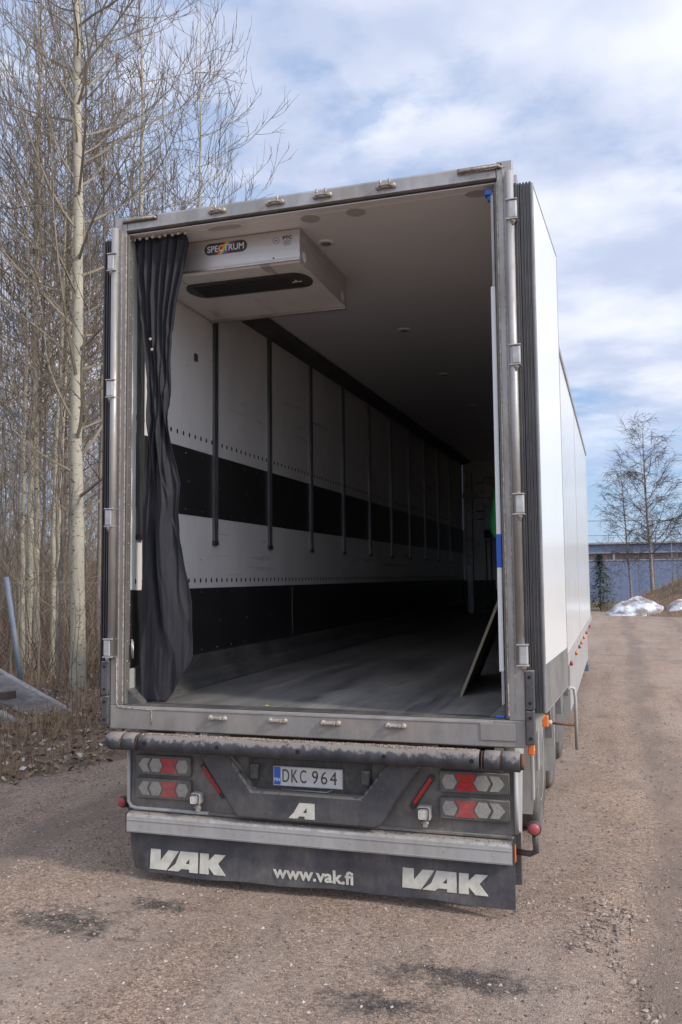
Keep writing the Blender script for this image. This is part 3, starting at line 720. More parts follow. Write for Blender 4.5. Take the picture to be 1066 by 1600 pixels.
# right wall interior
for z0, z1, nm, m in ((2.972, None, 'upper_wall_panel', 'white_panel'), (2.470, 2.972, 'middle_black_band', 'black_panel'), (1.922, 2.470, 'lower_wall_panel', 'white_panel'), (1.425, 1.922, 'black_kick_panel', 'black_panel')):
    wall_panel(z0, (lambda y: zc(y)-.007) if z1 is None else z1, nm, m, 1.232, 1.2425)
for s in (-1, 1):
    b = MB(); a = 1.2395 if s > 0 else 1.2395
    b.prism([(s*1.236, ZF+.001), (s*1.10, ZF+.001), (s*1.105, ZF+.02), (s*1.17, ZF+.075), (s*1.205, ZF+.10), (s*1.21, ZF+.22), (s*1.236, ZF+.224)], .03, LEN-.06)
    for k in range(7):
        z = ZF+.108+.014*k; b.box(s*1.207, s*1.213, .03, LEN-.06, z, z+.006)
    b.build('kick_rail', 'kick', T)
# slots and rivets as flush surface details, one mesh per row
def slotrow(z, name, x=-1.24):
    b = MB(); y = .19
    while y < 12.8:
        b.prism([(y+.012*math.cos(t), z+.019*math.sin(t)) for t in [i*math.pi/4 for i in range(8)]], x-.001, x+.0015, 0, 'x'); y += .0955
    o = b.build(name, 'hole', T); o['kind'] = 'stuff'; return o
slotrow(3.074, 'slot_row'); slotrow(1.98, 'slot_row')
b = MB()
for i in range(30):
    y = .35+i*.27
    for z in (2.93, 2.51, 1.89, 1.455): b.disc((-1.2365, y, z), (1, 0, 0), .006, .005, .003, 6)
    if i % 2 == 0:
        for z in (2.72, 1.66): b.disc((-1.2365, y+.05, z), (1, 0, 0), .0075, .006, .003, 6)
b.build('rivets', 'alu', T)
MB().box(-1.2355, -1.234, 3.12, 3.135, 1.44, 1.91).build('panel_joint', 'alu', T)
MB().box(-1.237, -1.225, 1.02, 1.07, 3.66, 3.72, .006).build('wall_socket', 'dark', T)
MB().box(-1.224, -1.218, 1.045, 1.06, 3.70, 3.715, .002).build('socket_plug', 'clasp', T)
# ceiling conduit
b = MB(); pf = lambda y: [(-1.24, zc(y)-.075), (-1.24, zc(y)-.007), (-1.06, zc(y)-.007), (-1.05, zc(y)-.02)]
A_, B_ = [b.b.verts.new((x, 1.2, z)) for x, z in pf(1.2)], [b.b.verts.new((x, LEN-.06, z)) for x, z in pf(LEN)]
b.b.faces.new(A_); b.b.faces.new(B_[::-1])
for i in range(4): b.b.faces.new((A_[i], B_[i], B_[(i+1) % 4], A_[(i+1) % 4]))
b.build('ceiling_conduit', 'kick', T)
# load rails
def load_rail(y, x=-1.24, s=1):
    r = MB(); w = .033; r.box(x, x+s*.006, y-w, y+w, 2.29, 4.25)
    r.box(x+s*.006, x+s*.022, y-w, y-w+.009, 2.29, 4.25); r.box(x+s*.006, x+s*.022, y+w-.009, y+w, 2.29, 4.25)
    r.box(x+s*.006, x+s*.018, y-.012, y-.006, 2.29, 4.25); r.box(x+s*.006, x+s*.018, y+.006, y+.012, 2.29, 4.25)
    o = r.build('load_rail', 'rail', T)
    h = MB()
    for k in range(62 if y < 4 else 0): z = 2.34+k*.031; h.box(x+s*.0065, x+s*.0085, y-.0045, y+.0045, z, z+.017)
    if y < 4: h.build('rail_slots', 'hole', o)
    MB().box(x, x+s*.027, y-w-.004, y+w+.004, 2.255, 2.291, .003).build('rail_end_cap', 'dark', o)
for k in range(11): load_rail(.225+1.157*k)
for k in range(11): load_rail(.85+1.157*k, 1.232, -1)
# ceiling lamps and patches
for y in (.58, 2.9, 4.9, 7.0, 9.2, 11.4):
    o = MB().lathe((-.02, y, zc(y)-.006), (0, 0, -1), [(0, .062), (.006, .06), (.010, .045)], 24).build('ceiling_lamp', 'ceiling', T)
    MB().lathe((-.02, y, zc(y)-.0165), (0, 0, -1), [(0, .036), (.004, .03)], 20).build('lamp_glass', 'alu', o)
M['patch'] = mat('slightly stained ceiling', (.46, .43, .405), (.43, .40, .375), .3)
for x, y, rx, ry in ((.015, .16, .062, .062), (.316, .158, .062, .062), (1.08, .132, .075, .05), (-.56, .115, .12, .035)):
    MB().prism([(x+rx*math.cos(t), y+ry*math.sin(t)) for t in [i*math.pi/14 for i in range(28)]], zc(y)-.0085, zc(y)-.0062, 0, 'z').build('ceiling_cover', 'patch', T)
# front bulkhead
MB().box(-1.24, 1.232, LEN-.055, LEN, ZF, zc(LEN)).build('front_wall', 'white_panel', T)
MB().box(-1.239, 1.2, LEN-.075, LEN-.0555, ZF, 1.90).build('front_kick_plate', 'kick', T)
MB().box(-1.16, -1.03, LEN-.16, LEN-.056, ZF+.01, 4.2, .01).build('corner_post', 'alu', T)
MB().box(-1.235, 0.6, LEN-.20, LEN-.165, 3.62, 3.72, .005).build('cross_rail', 'alu', T)
for z in (3.95, 3.35, 3.18): MB().tube([(-.95, LEN-.09, z), (-.4, LEN-.09, z)], .012, 8).build('bulkhead_rod', 'alu', T)
MB().box(-.80, -.5, LEN-.12, LEN-.056, 2.75, 4.05, .01).build('air_duct', 'alu', T); MB().box(-.78, -.62, LEN-.17, LEN-.121, 2.78, 2.95, .01).build('fan_box', 'dark', T)
for x in (-.76, -.66): MB().tube([(x, LEN-.085, 1.3), (x, LEN-.085, 2.74)], .014, 8).build('coolant_pipe', 'alu', T)
# rear frame -------------------------------------------------
def post_geo(s):
    b = MB(); b.box(s*1.2105, s*1.300, .0, .058, 1.20, 4.38, .004)
    b.build('frame_post', 'steel', T)
    b = MB(); b.box(s*1.206, s*1.214, -.008, .001, 1.22, 4.26, .002); b.box(s*1.243, s*1.248, -.005, .001, 1.22, 4.34, .001)
    b.build('post_lip', 'weld', T)
    b = MB(); b.tube([(s*1.283, -.022, 1.50), (s*1.283, -.022, 4.30)], .024, 16); b.build('hinge_tube', 'steel', T)
    for z in (1.56, 2.39, 3.23, 4.07):
        h = MB(); h.box(s*1.276, s*1.325, -.050, -.018, z-.052, z+.052, .008); h.box(s*1.262, s*1.328, -.055, .0, z+.053, z+.060, .002); h.box(s*1.262, s*1.328, -.055, .0, z-.060, z-.053, .002)
        h.build('hinge', 'hinge', T)
        MB().lathe((s*1.300, -.036, z-.060), (0, 0, -1), [(0, .016), (.012, .016), (.014, .010), (.028, .010)], 12).build('hinge_bolt', 'clasp', T)
    b = MB(); b.box(s*1.302, s*1.352, -.03, .05, 1.262, 1.475, .006); b.box(s*1.302, s*1.349, -.026, .05, 1.075, 1.258, .006); o = b.build('corner_bracket', 'beam', T)
    h = MB()
    for z in (1.44, 1.30, 1.22, 1.11): h.disc((s*1.327, -.0315, z), (0, 1, 0), .009, .009, .003, 10)
    h.build('bracket_holes', 'hole', o)
    b = MB(); b.box(s*1.194, s*1.2095, .004, .056, 1.205, 4.26, .003); jb = b.build('door_jamb', 'jamb', T)
    h = MB()
    for k in range(24): h.disc((s*1.1935, .022, 1.35+.125*k), (-s, 0, 0), .006, .005, .003, 6); h.disc((s*1.1935, .046, 1.33+.125*k), (-s, 0, 0), .005, .004, .003, 6)
    h.build('jamb_rivets', 'clasp', jb)
post_geo(-1); post_geo(1)
b = MB(); b.prism([(0, 4.283), (.104, 4.283), (.104, 4.372), (.02, 4.380), (.006, 4.374), (0, 4.362)], -1.2045, 1.2045, 0, 'x'); b.box(-1.2045, 1.2045, -.007, .0005, 4.283, 4.296, .002)
b.build('header_beam', 'steel', T)
MB().box(-1.20, 1.20, .03, .10, 4.272, 4.2825).build('header_seal', 'rubber', T)
MB().box(-1.186, 1.186, .1045, .112, 4.2655, 4.2715).build('header_trim', 'ceiling', T)
b = MB(); b.box(-1.300, 1.300, -.004, .10, 1.052, 1.1995, .006); b.build('sill_beam', 'steel_dirty', T)
MB().box(1.05, 1.245, -.010, -.0045, 1.088, 1.180, .003).build('sill_plate', 'steel_dirty', T)
MB().box(-1.10, 1.12, -.0085, -.0045, 1.178, 1.192, .002).build('sill_lip', 'steel_bright', T)
w = MB()
def weldline(pts): w.tube(pts, .0035, 6)
weldline([(-1.252, -.006, 1.50), (-1.252, -.006, 1.22), (-1.235, -.006, 1.188), (-1.00, -.006, 1.178), (-1.00, -.006, 1.085)])
weldline([(1.0, .0, 4.366), (.99, -.002, 4.33), (1.26, -.002, 4.345)])
w.build('weld_bead', 'weld', T)
MB().box(-1.19, 1.19, -.001, .12, 1.2003, 1.206, .002).build('threshold', 'kick', T)
def keeper(x, z, pins):
    b = MB(); b.box(x-.045, x+.045, -.016, -.001, z-.010, z+.010, .004)
    for s in (-1, 1): b.lathe((x+s*.047, -.001, z), (0, -1, 0), [(0, .017), (.012, .016), (.017, .011), (.024, .009)], 12)
    b.box(x-.030, x+.030, -.038, -.026, z-.005, z+.007, .003)
    for s in (-1, 1): b.box(x+s*.028-.005, x+s*.028+.005, -.04, -.015, z-.006, z+.008, .002)
    for px in pins: b.tube([(x+px, -.032, z), (x+px, -.034, z+.031)], .0085, 8)
    return b.build('latch_keeper', 'clasp', T)
for x, p in ((-.556, (.0,)), (-.16, (.025,)), (.152, (-.028, .028)), (.553, (-.028, .028))): keeper(x, 4.327, p)
for x, p in ((-.547, ()), (-.154, ()), (.178, ()), (.569, ())): 
    o = keeper(x, 1.146, p)
for x0, x1 in ((-1.24, -.985), (.985, 1.24)):
    b = MB(); z = 4.350; b.box(x0, x1, -.004, .0, z-.017, z+.017, .001); o = b.build('grab_recess', 'ink', T)
    b = MB(); b.tube([(x0+.01, -.004, z-.004), (x0+.014, -.02, z-.004), (x1-.014, -.02, z-.004), (x1-.01, -.004, z-.004)], .009, 10); b.build('grab_bar', 'weld', o)
# doors folded back against the sides
def door(s, a0, a1, name):
    # a0/a1: outward x offset near and far end of the door
    ang = math.atan2(a1-a0, 1.22); M4 = Matrix.Translation((s*a0, .045, 0)) @ Matrix.Rotation(-s*ang, 4, 'Z')
    f = lambda b, x0, x1, y0, y1, z0, z1, bev=0: b.box(s*x0, s*x1, y0, y1, z0, z1, bev, M4)
    b = MB(); f(b, -.075, -.0, .012, 1.235, 1.245, 4.245, .004); d = b.build(name, 'door_outer', T)
    b = MB(); f(b, -.0775, .0025, .0, .013, 1.24, 4.25, .002); f(b, -.0775, .0025, 1.234, 1.248, 1.24, 4.25, .002); f(b, -.0775, .0025, .013, 1.234, 4.244, 4.252); f(b, -.0775, .0025, .013, 1.234, 1.236, 1.246)
    f(b, .0, .004, .008, .024, 1.24, 4.25); b.build('edge_trim', 'alu', d)
    b = MB()
    for x in (-.066, -.048, -.030, -.012): f(b, x-.006, x+.006, -.016, -.0005, 1.24, 4.252, .004)
    b.build('door_gasket', 'rubber', d)
    b = MB(); f(b, .0005, .0035, .026, 1.233, 1.246, 1.50); b.build('kick_plate', 'scuffed_plate', d)
    return d
door(1, 1.405, 1.462, 'right_door'); door(-1, 1.405, 1.425, 'left_door')
# side seal filler between post and door
for s in (-1, 1):
    b = MB(); b.box(s*1.303, s*1.322, .0, .03, 1.48, 4.24, .004); b.box(s*1.324, s*1.332, .01, .04, 1.24, 4.24, .002); b.build('hinge_seal', 'rubber', T)
# white guide rail inside right jamb
b = MB(); b.box(1.158, 1.1855, .03, .075, 1.46, 3.66, .005); b.build('guide_rail', 'white_outer', T)
b = MB(); b.box(1.168, 1.1855, .035, .07, 1.215, 1.4595, .003); b.build('guide_rail_core', 'alu_white', T); MB().box(1.168, 1.1855, .035, .07, 3.661, 4.22, .003).build('guide_rail_core', 'alu_white', T)
o = MB().box(1.1572, 1.1865, .0285, .0765, 2.04, 2.23, .003).build('blue_tape', 'blue', T)
h = MB()
for z in (2.17, 2.135): h.disc((1.1571, .05, z), (-1, 0, 0), .006, .005, .002, 8)
h.build('tape_rivets', 'clasp', o)
b = MB(); b.box(1.135, 1.18, .03, .085, 4.205, 4.235, .004); b.tube([(1.155, .05, 4.21), (1.163, .05, 4.17)], .012, 8); b.build('blue_hook', 'eu_blue', T)
MB().box(1.13, 1.183, .02, .09, 1.2065, 1.222, .004).build('blue_foot', 'eu_blue', T)
# left jamb tube and pin
MB().box(-1.236, -1.20, .062, .14, ZF, 1.42, .004).build('corner_block', 'alu_white', T)
b = MB(); b.tube([(-1.176, .05, 1.50), (-1.170, .04, 1.56), (-1.176, .05, 1.61)], .006, 8); b.tube([(-1.176, .05, 1.50), (-1.155, .03, 1.49), (-1.165, .045, 1.60)], .004, 8); b.build('locking_clip', 'steel_bright', T)
# evaporator unit ------------------------------------------------
E = MB()
prof = [(.300, 4.268), (.283, 4.262), (.275, 4.24), (.275, 4.10), (.281, 4.055), (.296, 4.045), (1.30, 4.045), (1.30, 4.27), (.5, 4.27)]
E.prism(prof, -1.222, -.102, 0, 'x'); ev = E.build('evaporator_unit', None or 'white_panel', T)
M['steel_unit'] = mat('satin steel cover', (.62, .57, .53), (.52, .48, .45), .38, .6, 3, (.3, 1, 6), dust=.08)
E = MB(); E.prism([(.272, 4.262), (.2745, 4.262), (.2745, 4.075), (.2725, 4.065), (.2705, 4.075)], -1.223, -.101, 0, 'x'); E.build('front_cover', 'steel_unit', ev)
E = MB(); E.prism([(.272, 4.268), (1.302, 4.272), (1.302, 4.043), (.272, 4.043)], -.1012, -.0985, 0, 'x'); E.build('end_cover', 'steel_unit', ev)
MB().box(-1.223, -.0984, 1.275, 1.312, 4.028, 4.044, .003).build('rear_trim', 'steel_bright', ev)
MB().box(-1.223, -.0984, .262, .2715, 4.052, 4.066, .003).build('front_trim', 'steel_bright', ev)
b = MB(); gy, gx0, gx1, gr = .60, -.96, -.235, .145
stad = [(gx1+.10*math.cos(t)*1.0, gy+gr*math.sin(t)) for t in [(-.5+i/12)*math.pi for i in range(13)]]+[(gx0+.10*math.cos(t), gy+gr*math.sin(t)) for t in [(.5+i/12)*math.pi for i in range(13)]]
b.prism(stad, 4.036, 4.0448, 0, 'z'); gl = b.build('air_grille', 'ink', ev)
b = MB()
for k in range(9): y = gy-.10+.025*k; b.box(gx0-.02, gx1+.02, y-.004, y+.004, 4.030, 4.0358)
b.build('grille_vanes', 'dark', gl)
b = MB(); b.box(-.27, -.20, .59, .60, 4.026, 4.030); b.box(-.24, -.23, .56, .60, 4.026, 4.030); b.build('grille_mark', 'text_white', gl)
# badge
bx0, bx1, bz0, bz1, by = -.78, -.468, 4.158, 4.238, .2695
rz_ = (bz1-bz0)/2; cz_ = (bz0+bz1)/2
pill = [(bx1-rz_+rz_*math.cos(t), cz_+rz_*math.sin(t)) for t in [(-.5+i/10)*math.pi for i in range(11)]]+[(bx0+rz_+rz_*math.cos(t), cz_+rz_*math.sin(t)) for t in [(.5+i/10)*math.pi for i in range(11)]]
bdg = MB().prism(pill, by, .2702).build('name_badge', 'ink', ev)
for i, (nm, c) in enumerate((('red', (.6, .02, .02)), ('orange', (.8, .25, .01)), ('yellow', (.75, .6, .02)), ('green', (.03, .4, .06)), ('blue', (.02, .1, .5)), ('violet', (.45, .02, .3)))):
    M['st_'+nm] = mat(nm+' stripe', c, c, .4)
    x = -.695+i*.014
    MB().prism([(x, bz0+.002), (x+.0138, bz0+.002), (x+.0138+.055, bz1-.002), (x+.055, bz1-.002)], by-.0012, by-.0002).build('stripe', 'st_'+nm, bdg)
text('lettering', 'SPECTRUM', -.757, -.49, cz_-.022, .044, by-.0014, 'text_white', bdg, .012)
text('ptc_lettering', 'PTC', -.215, -.15, 4.200, .024, .2700, 'ink', ev, .03)
b = MB(); b.tube([(-.262+.022*math.cos(t), .2698, 4.20+.022*math.sin(t)) for t in [i*math.pi/10 for i in range(21)]], .0012, 4); b.box(-.272, -.252, .2692, .2702, 4.197, 4.203)
for k in range(4): b.box(-.21, -.155-.01*(k % 2), .2694, .2702, 4.188-.009*k, 4.191-.009*k)
b.build('ptc_sticker_marks', 'rail', ev)
MB().disc((-.28, .2712, 4.085), (0, -1, 0), .007, .006, .002, 10).build('screw', 'dark', ev)
b = MB()
for y, z in ((.36, 4.10), (1.2, 4.10)):
    b.prism([(y+.035*math.cos(t), z+.035*math.sin(t)) for t in [i*math.pi/8 for i in range(16)]], -.0984, -.0975, 0, 'x')
b.build('end_sticker', 'white_panel', ev)
# rear roller buffer --------------------------------------------
RY, RZ, RR = -.035, .985, .054
b = MB(); b.tube([(x, RY, RZ+.0015*math.sin(x*9)) for x in [(-1.05+i*.07) for i in range(31)]], RR, 24); bf = b.build('buffer_tube', 'buffer', T)
h = MB()
for x in (-1.003, -.514, .001, .517, 1.013): h.disc((x, RY-RR-.001, RZ+.001), (0, 1, 0), .0125, .0125, .02, 14)
h.build('buffer_holes', 'hole', bf)
for s in (-1, 1):
    for x0, x1 in ((1.075, 1.165), (1.173, 1.272)):
        MB().lathe((s*x0, RY, RZ), (s, 0, 0), [(0, RR-.006), (.005, RR+.001), (x1-x0-.006, RR+.001), (x1-x0, RR-.006)], 24).build('buffer_roller', 'buffer', T)
    for x in (1.062, 1.1665): MB().lathe((s*x, RY, RZ), (s, 0, 0), [(0, RR-.004), (.006, RR-.004)], 24).build('roller_ring', 'rust', T)
    MB().lathe((s*1.2725, RY, RZ), (s, 0, 0), [(0, RR-.012), (.012, RR-.010), (.020, RR-.018), (.022, .02)], 18).build('buffer_end', 'rust' if s > 0 else 'buffer', T)
# packed grit lying on the tube
V = []; F = []
OCt = [(1, 0, 0), (0, 1, 0), (-1, 0, 0), (0, -1, 0), (0, 0, 1), (0, 0, -1)]; OFt = [(0, 1, 4), (1, 2, 4), (2, 3, 4), (3, 0, 4), (1, 0, 5), (2, 1, 5), (3, 2, 5), (0, 3, 5)]
for k in range(2600):
    x = g2.uniform(-1.04, 1.04)
    if g2.random() > .5+.9*noise.noise((x*2.2, 1, 1)): continue
    a = g2.uniform(-.55, .75)*(.6+.5*noise.noise((x*4, 5, 5))); s = g2.uniform(.003, .0085); q = len(V)
    c = (x, RY-math.sin(a)*RR, RZ+math.cos(a)*RR); V += [(c[0]+s*p[0]*g2.uniform(.6, 1.4), c[1]+s*p[1], c[2]+s*p[2]*.7) for p in OCt]; F += [tuple(i+q for i in f) for f in OFt]
raw('packed_grit', V, F, 'stones', bf)['kind'] = 'stuff'
# lamp panel --------------------------------------------------
PY = .12
pl_ = [(-1.225, .93), (-1.225, .565), (-1.185, .53), (1.185, .53), (1.225, .565), (1.225, .93)]
MB().prism(pl_, PY, PY+.03, .006).build('rear_panel', 'chassis', T)
b = MB(); b.tube([(-1.225, PY-.012, .93), (-1.225, PY-.012, .58), (-1.205, PY-.012, .548), (-1.17, PY-.012, .54), (-.66, PY-.012, .54)], .012, 8); b.build('panel_rim', 'mudguard', T); MB().tube([(1.225, PY-.012, .93), (1.225, PY-.012, .56)], .012, 8).build('panel_edge', 'mudguard', T)
MB().box(-.66, 1.2, PY-.02, PY, .528, .545, .004).build('panel_lip', 'chassis', T)
MB().box(-.39, .39, PY-.012, PY-.0005, .70, .90, .006).build('plate_recess', 'ink', T)
def lamp(x0, x1, z0, z1, s, red):
    # s=+1: chevrons point to +x
    y = PY-.001; b = MB(); b.box(x0, x1, y-.032, y, z0, z1, .012, seg=3); L = b.build('tail_lamp', 'lamp_body', T)
    w_, h_ = x1-x0, z1-z0
    def S(u, v): u = u if s > 0 else 1-u; return (x0+.012+u*(w_-.024), z0+.012+v*(h_-.024))
    def poly(pts, nm, m, d=.0): 
        q = [S(*p) for p in pts]
        MB().prism(q, y-.036-d, y-.0315).build(nm, m, L)
    poly([(.01, .5), (.06, .9), (.19, .9), (.245, .5), (.19, .1), (.06, .1)], 'clear_lens', 'clear_lamp')
    poly([(.215, .96), (.545, .96), (.475, .505), (.285, .505)], 'red_lens', red); poly([(.285, .495), (.475, .495), (.545, .04), (.215, .04)], 'red_lens', red)
    poly([(.50, .5), (.565, .92), (.69, .92), (.75, .5), (.69, .08), (.565, .08)], 'clear_lens', 'clear_lamp')
    poly([(.735, .92), (.87, .92), (.96, .5), (.87, .08), (.735, .08), (.795, .5)], 'clear_lens', 'clear_lamp')
    b = MB()
    for (p, q) in (((.29, .52), (.38, .93)), ((.38, .93), (.47, .52)), ((.27, .40), (.38, .07)), ((.38, .07), (.49, .40)), ((.23, .22), (.53, .22))) if red == 'red_lamp' else ():
        p, q = S(*p), S(*q); b.tube([(p[0], y-.0365, p[1]), (q[0], y-.0365, q[1])], .0009, 4)
    if red == 'red_lamp': b.build('lens_ribs', 'rust', L)
    b = MB()
    c = [S(-.02, 1.06), S(1.015, 1.06), S(1.02, -.06), S(-.02, -.06)]
    b.tube([(c[0][0], y-.029, c[0][1]), (c[1][0], y-.029, c[1][1]), (c[2][0], y-.029, c[2][1]), (c[3][0], y-.029, c[3][1]), (c[0][0], y-.029, c[0][1])], .004, 6)
    b.build('lamp_rim', 'lamp_body', L)
    return L
lamp(-1.170, -.775, .757, .880, -1, 'red_dusty'); lamp(-1.170, -.775, .612, .737, -1, 'red_dusty')
l1 = lamp(.795, 1.192, .768, .892, 1, 'red_lamp'); lamp(.795, 1.192, .620, .744, 1, 'red_dusty')
# V-shaped beam with chamfered corners
pb = [(-.70, .915), (-.50, .915), (-.345, .715), (.345, .715), (.50, .915), (.70, .915), (.45, .560), (.425, .548), (-.425, .548), (-.45, .560)]
MB().prism(pb, .035, .118, .012).build('bumper_beam', 'beam', T)
# emblem on the beam: letter with slanted left edge
def glyphs(polys, x0, z0, w_, h_, y, nm, m, t=.002):
    b = MB()
    for p in polys: b.prism([(x0+u*w_, z0+v*h_) for u, v in p], y-t, y)
    return b.build(nm, m, T)
Ag = [[(0, 0), (.30, 0), (.42, .17), (.60, .17), (.60, .38), (.50, .38), (.62, .66), (.60, 1), (.36, 1)], [(.60, .17), (.60, 0), (1, 0), (1, 1), (.60, 1), (.62, .66), (.70, .66), (.70, .38), (.60, .38)]]
# built as quads so that the small counter stays open
def Alet(ox, wd):
    P_ = [[(0, 0), (.36, 0), (.50, .19), (.17, .19+.10)], [(.17, .29), (.50, .19), (.70, .19), (.70, .37), (.56, .37), (.33, .50)], [(.33, .50), (.56, .37), (.70, .66), (.42, .66)], [(.42, .66), (.70, .66), (.70, .37), (1, .37), (1, 1), (.55, 1)], [(.62, 0), (1, 0), (1, .37), (.70, .37), (.70, .19), (.62, .19)]]
    return [[(ox+u*wd, v) for u, v in p] for p in P_]
Aem = [[(0, 0), (.34, 0), (.42, .16), (.20, .36)], [(.20, .36), (.42, .16), (.62, .16), (.70, .16), (.70, .38), (.55, .38)], [(.20, .36), (.55, .38), (.70, .72), (.42, 1)], [(.70, .16), (.62, .16), (.62, 0), (1, 0), (1, 1), (.42, 1), (.70, .72)]]
glyphs(Aem, -.105, .572, .165, .092, .0347, 'letter_emblem', 'flap_print')
# number plate
b = MB(); b.box(-.226, .216, PY-.024, PY-.0125, .742, .858, .004); NP = b.build('number_plate', 'plate', T)
MB().box(-.220, -.178, PY-.0255, PY-.0242, .748, .852, .0005).build('country_band', 'eu_blue', NP)
text('country_code', 'FIN', -.217, -.181, .768, .020, PY-.0257, 'text_white', NP, .01)
for t_, x0, x1 in (('D', -.165, -.122), ('K', -.108, -.066), ('C', -.053, -.012), ('9', .024, .062), ('6', .080, .120), ('4', .136, .180)):
    text('plate_character', t_, x0, x1, .765, .076, PY-.0243, 'ink', NP, .0)
b = MB()
for r0 in ((-.226, .216, .742, .745), (-.226, .216, .855, .858), (-.226, -.223, .745, .855), (.213, .216, .745, .855)): b.box(r0[0], r0[1], PY-.0262, PY-.0242, r0[2], r0[3])
b.build('plate_rim', 'alu', NP)
b = MB(); b.tube([(-.17, PY-.03, .722), (.12, PY-.035, .722), (.15, PY-.015, .735)], .004, 6); b.build('plate_bracket', 'alu', T)
for x in (-.345, .36): MB().box(x-.028, x+.028, PY-.05, PY-.013, .775, .86, .012, seg=3).build('plate_light', 'beam', T)
# angled red reflectors
for a, c in (((-.708, .84), (-.560, .645)), ((.755, .85), (.628, .665))):
    a = Vector((a[0], PY-.012, a[1])); c = Vector((c[0], PY-.012, c[1])); d = (c-a).normalized(); n_ = Vector((0, -1, 0)); sd_ = d.cross(n_)
    M4 = Matrix((d, n_, sd_)).transposed().to_4x4(); M4.translation = a; L_ = (c-a).length
    o = MB().box(0, L_, -.008, .006, -.016, .016, .003, M4).build('reflector', 'dark', T)
    MB().box(.018, L_*.86, .006, .012, -.010, .010, .002, M4).build('reflector_lens', 'red_lamp', o)
# work lamps
for x, z, k in ((-.722, .640, .8), (.712, .652, .92)):
    b = MB(); b.box(x-.042*k, x+.042*k, .035, .10, z-.044*k, z+.044*k, .014, seg=3); b.box(x-.012, x+.012, .07, .10, z-.085, z-.04, .003); b.tube([(x-.02, .075, z-.06), (x+.022, .075, z-.06)], .007, 8)
    o = b.build('work_lamp', 'mudguard', T)
    b = MB(); b.box(x-.034*k, x+.034*k, .028, .038, z-.036*k, z+.036*k, .012, seg=3); q = b.build('lamp_bezel', 'dark', o)
    MB().box(x-.028*k, x+.028*k, .022, .0279, z-.030*k, z+.030*k, .009, seg=3).build('lamp_lens', 'work_lens', o)
# underrun bumper
b = MB(); b.prism([(.05, .405), (.05, .500), (.056, .514), (.068, .520), (.20, .526), (.20, .405), (.185, .405), (.185, .50), (.075, .494), (.066, .405)], -1.205, 1.205, 0, 'x')
b.box(-1.203, 1.203, .046, .0505, .478, .484, .001); b.box(-1.203, 1.203, .046, .0505, .412, .418, .001)
bm_ = b.build('underrun_bumper', 'alu_white', T)
for s in (-1, 1): MB().box(s*1.2055, s*1.212, .048, .20, .404, .527, .002).build('bumper_end', 'dark', bm_)
MB().box(1.2125, 1.220, .07, .10, .415, .51, .003).build('side_marker', 'orange', bm_)
b = MB()
for k in range(9): b.disc((-1.1+k*.275, .0495, .45), (0, -1, 0), .005, .004, .002, 8)
b.build('bumper_rivets', 'clasp', bm_)
# loose grit on bumper top
V = []; F = []
for k in range(1500):
    x = g2.uniform(-1.2, 1.2); 
    if g2.random() > .45+.9*noise.noise((x*1.7, 3, 2)): continue
    s = g2.uniform(.002, .007); q = len(V); c = (x, g2.uniform(.06, .118), .521)
    V += [(c[0]+s*p[0]*g2.uniform(.6, 1.4), c[1]+s*p[1], c[2]+s*p[2]*.7) for p in OCt]; F += [tuple(i+q for i in f) for f in OFt]
raw('bumper_grit', V, F, 'stones', bm_)['kind'] = 'stuff'
# wide mud flap
def fly(x, z):
    t = (.42-z)/.27; return .11+.010*math.sin(x*3+1)*t+.10*t*t*max(0, -(x+1.09))*5
NX, NZ = 90, 10; V = []; F = []
for k in range(2):
    for j in range(NZ+1):
        for i in range(NX+1):
            x = -1.21+2.42*i/NX; z = .425-(.425-(.150+.006*math.sin(x*3)+.008*math.sin(x*11)*.5))*j/NZ; V.append((x, fly(x, z)+k*.008, z))
n1 = (NX+1)*(NZ+1)
for j in range(NZ):
    for i in range(NX):
        a = j*(NX+1)+i; F += [(a, a+NX+1, a+NX+2, a+1), (a+n1, a+1+n1, a+NX+2+n1, a+NX+1+n1)]
for i in range(NX): a = NZ*(NX+1)+i; F.append((a, a+n1, a+1+n1, a+1)); F.append((i, i+1, i+1+n1, i+n1))
for j in range(NZ):
    for i in (0, NX): a = j*(NX+1)+i; F.append((a, a+NX+1, a+NX+1+n1, a+n1))
fl_ = raw('mud_flap', V, F, 'flap', T, smooth=False)
Vg = [[(0, 0), (.22, 0), (.22, .42), (0, .42)], [(0, .42), (.22, .42), (.22, 1), (0, 1)], [(.22, 0), (.40, 0), (.40, .0001), (.68, 1), (.45, 1), (.22, .42)]]
VAK = [[(0, 0), (.165, 0), (.13, .44), (.13, 1), (.012, 1)], [(.165, 0), (.205, 0), (.375, 1), (.250, 1), (.13, .44)]]
VAK += [[(x, v) for x, v in p] for p in Alet(.245, .40)] if False else []
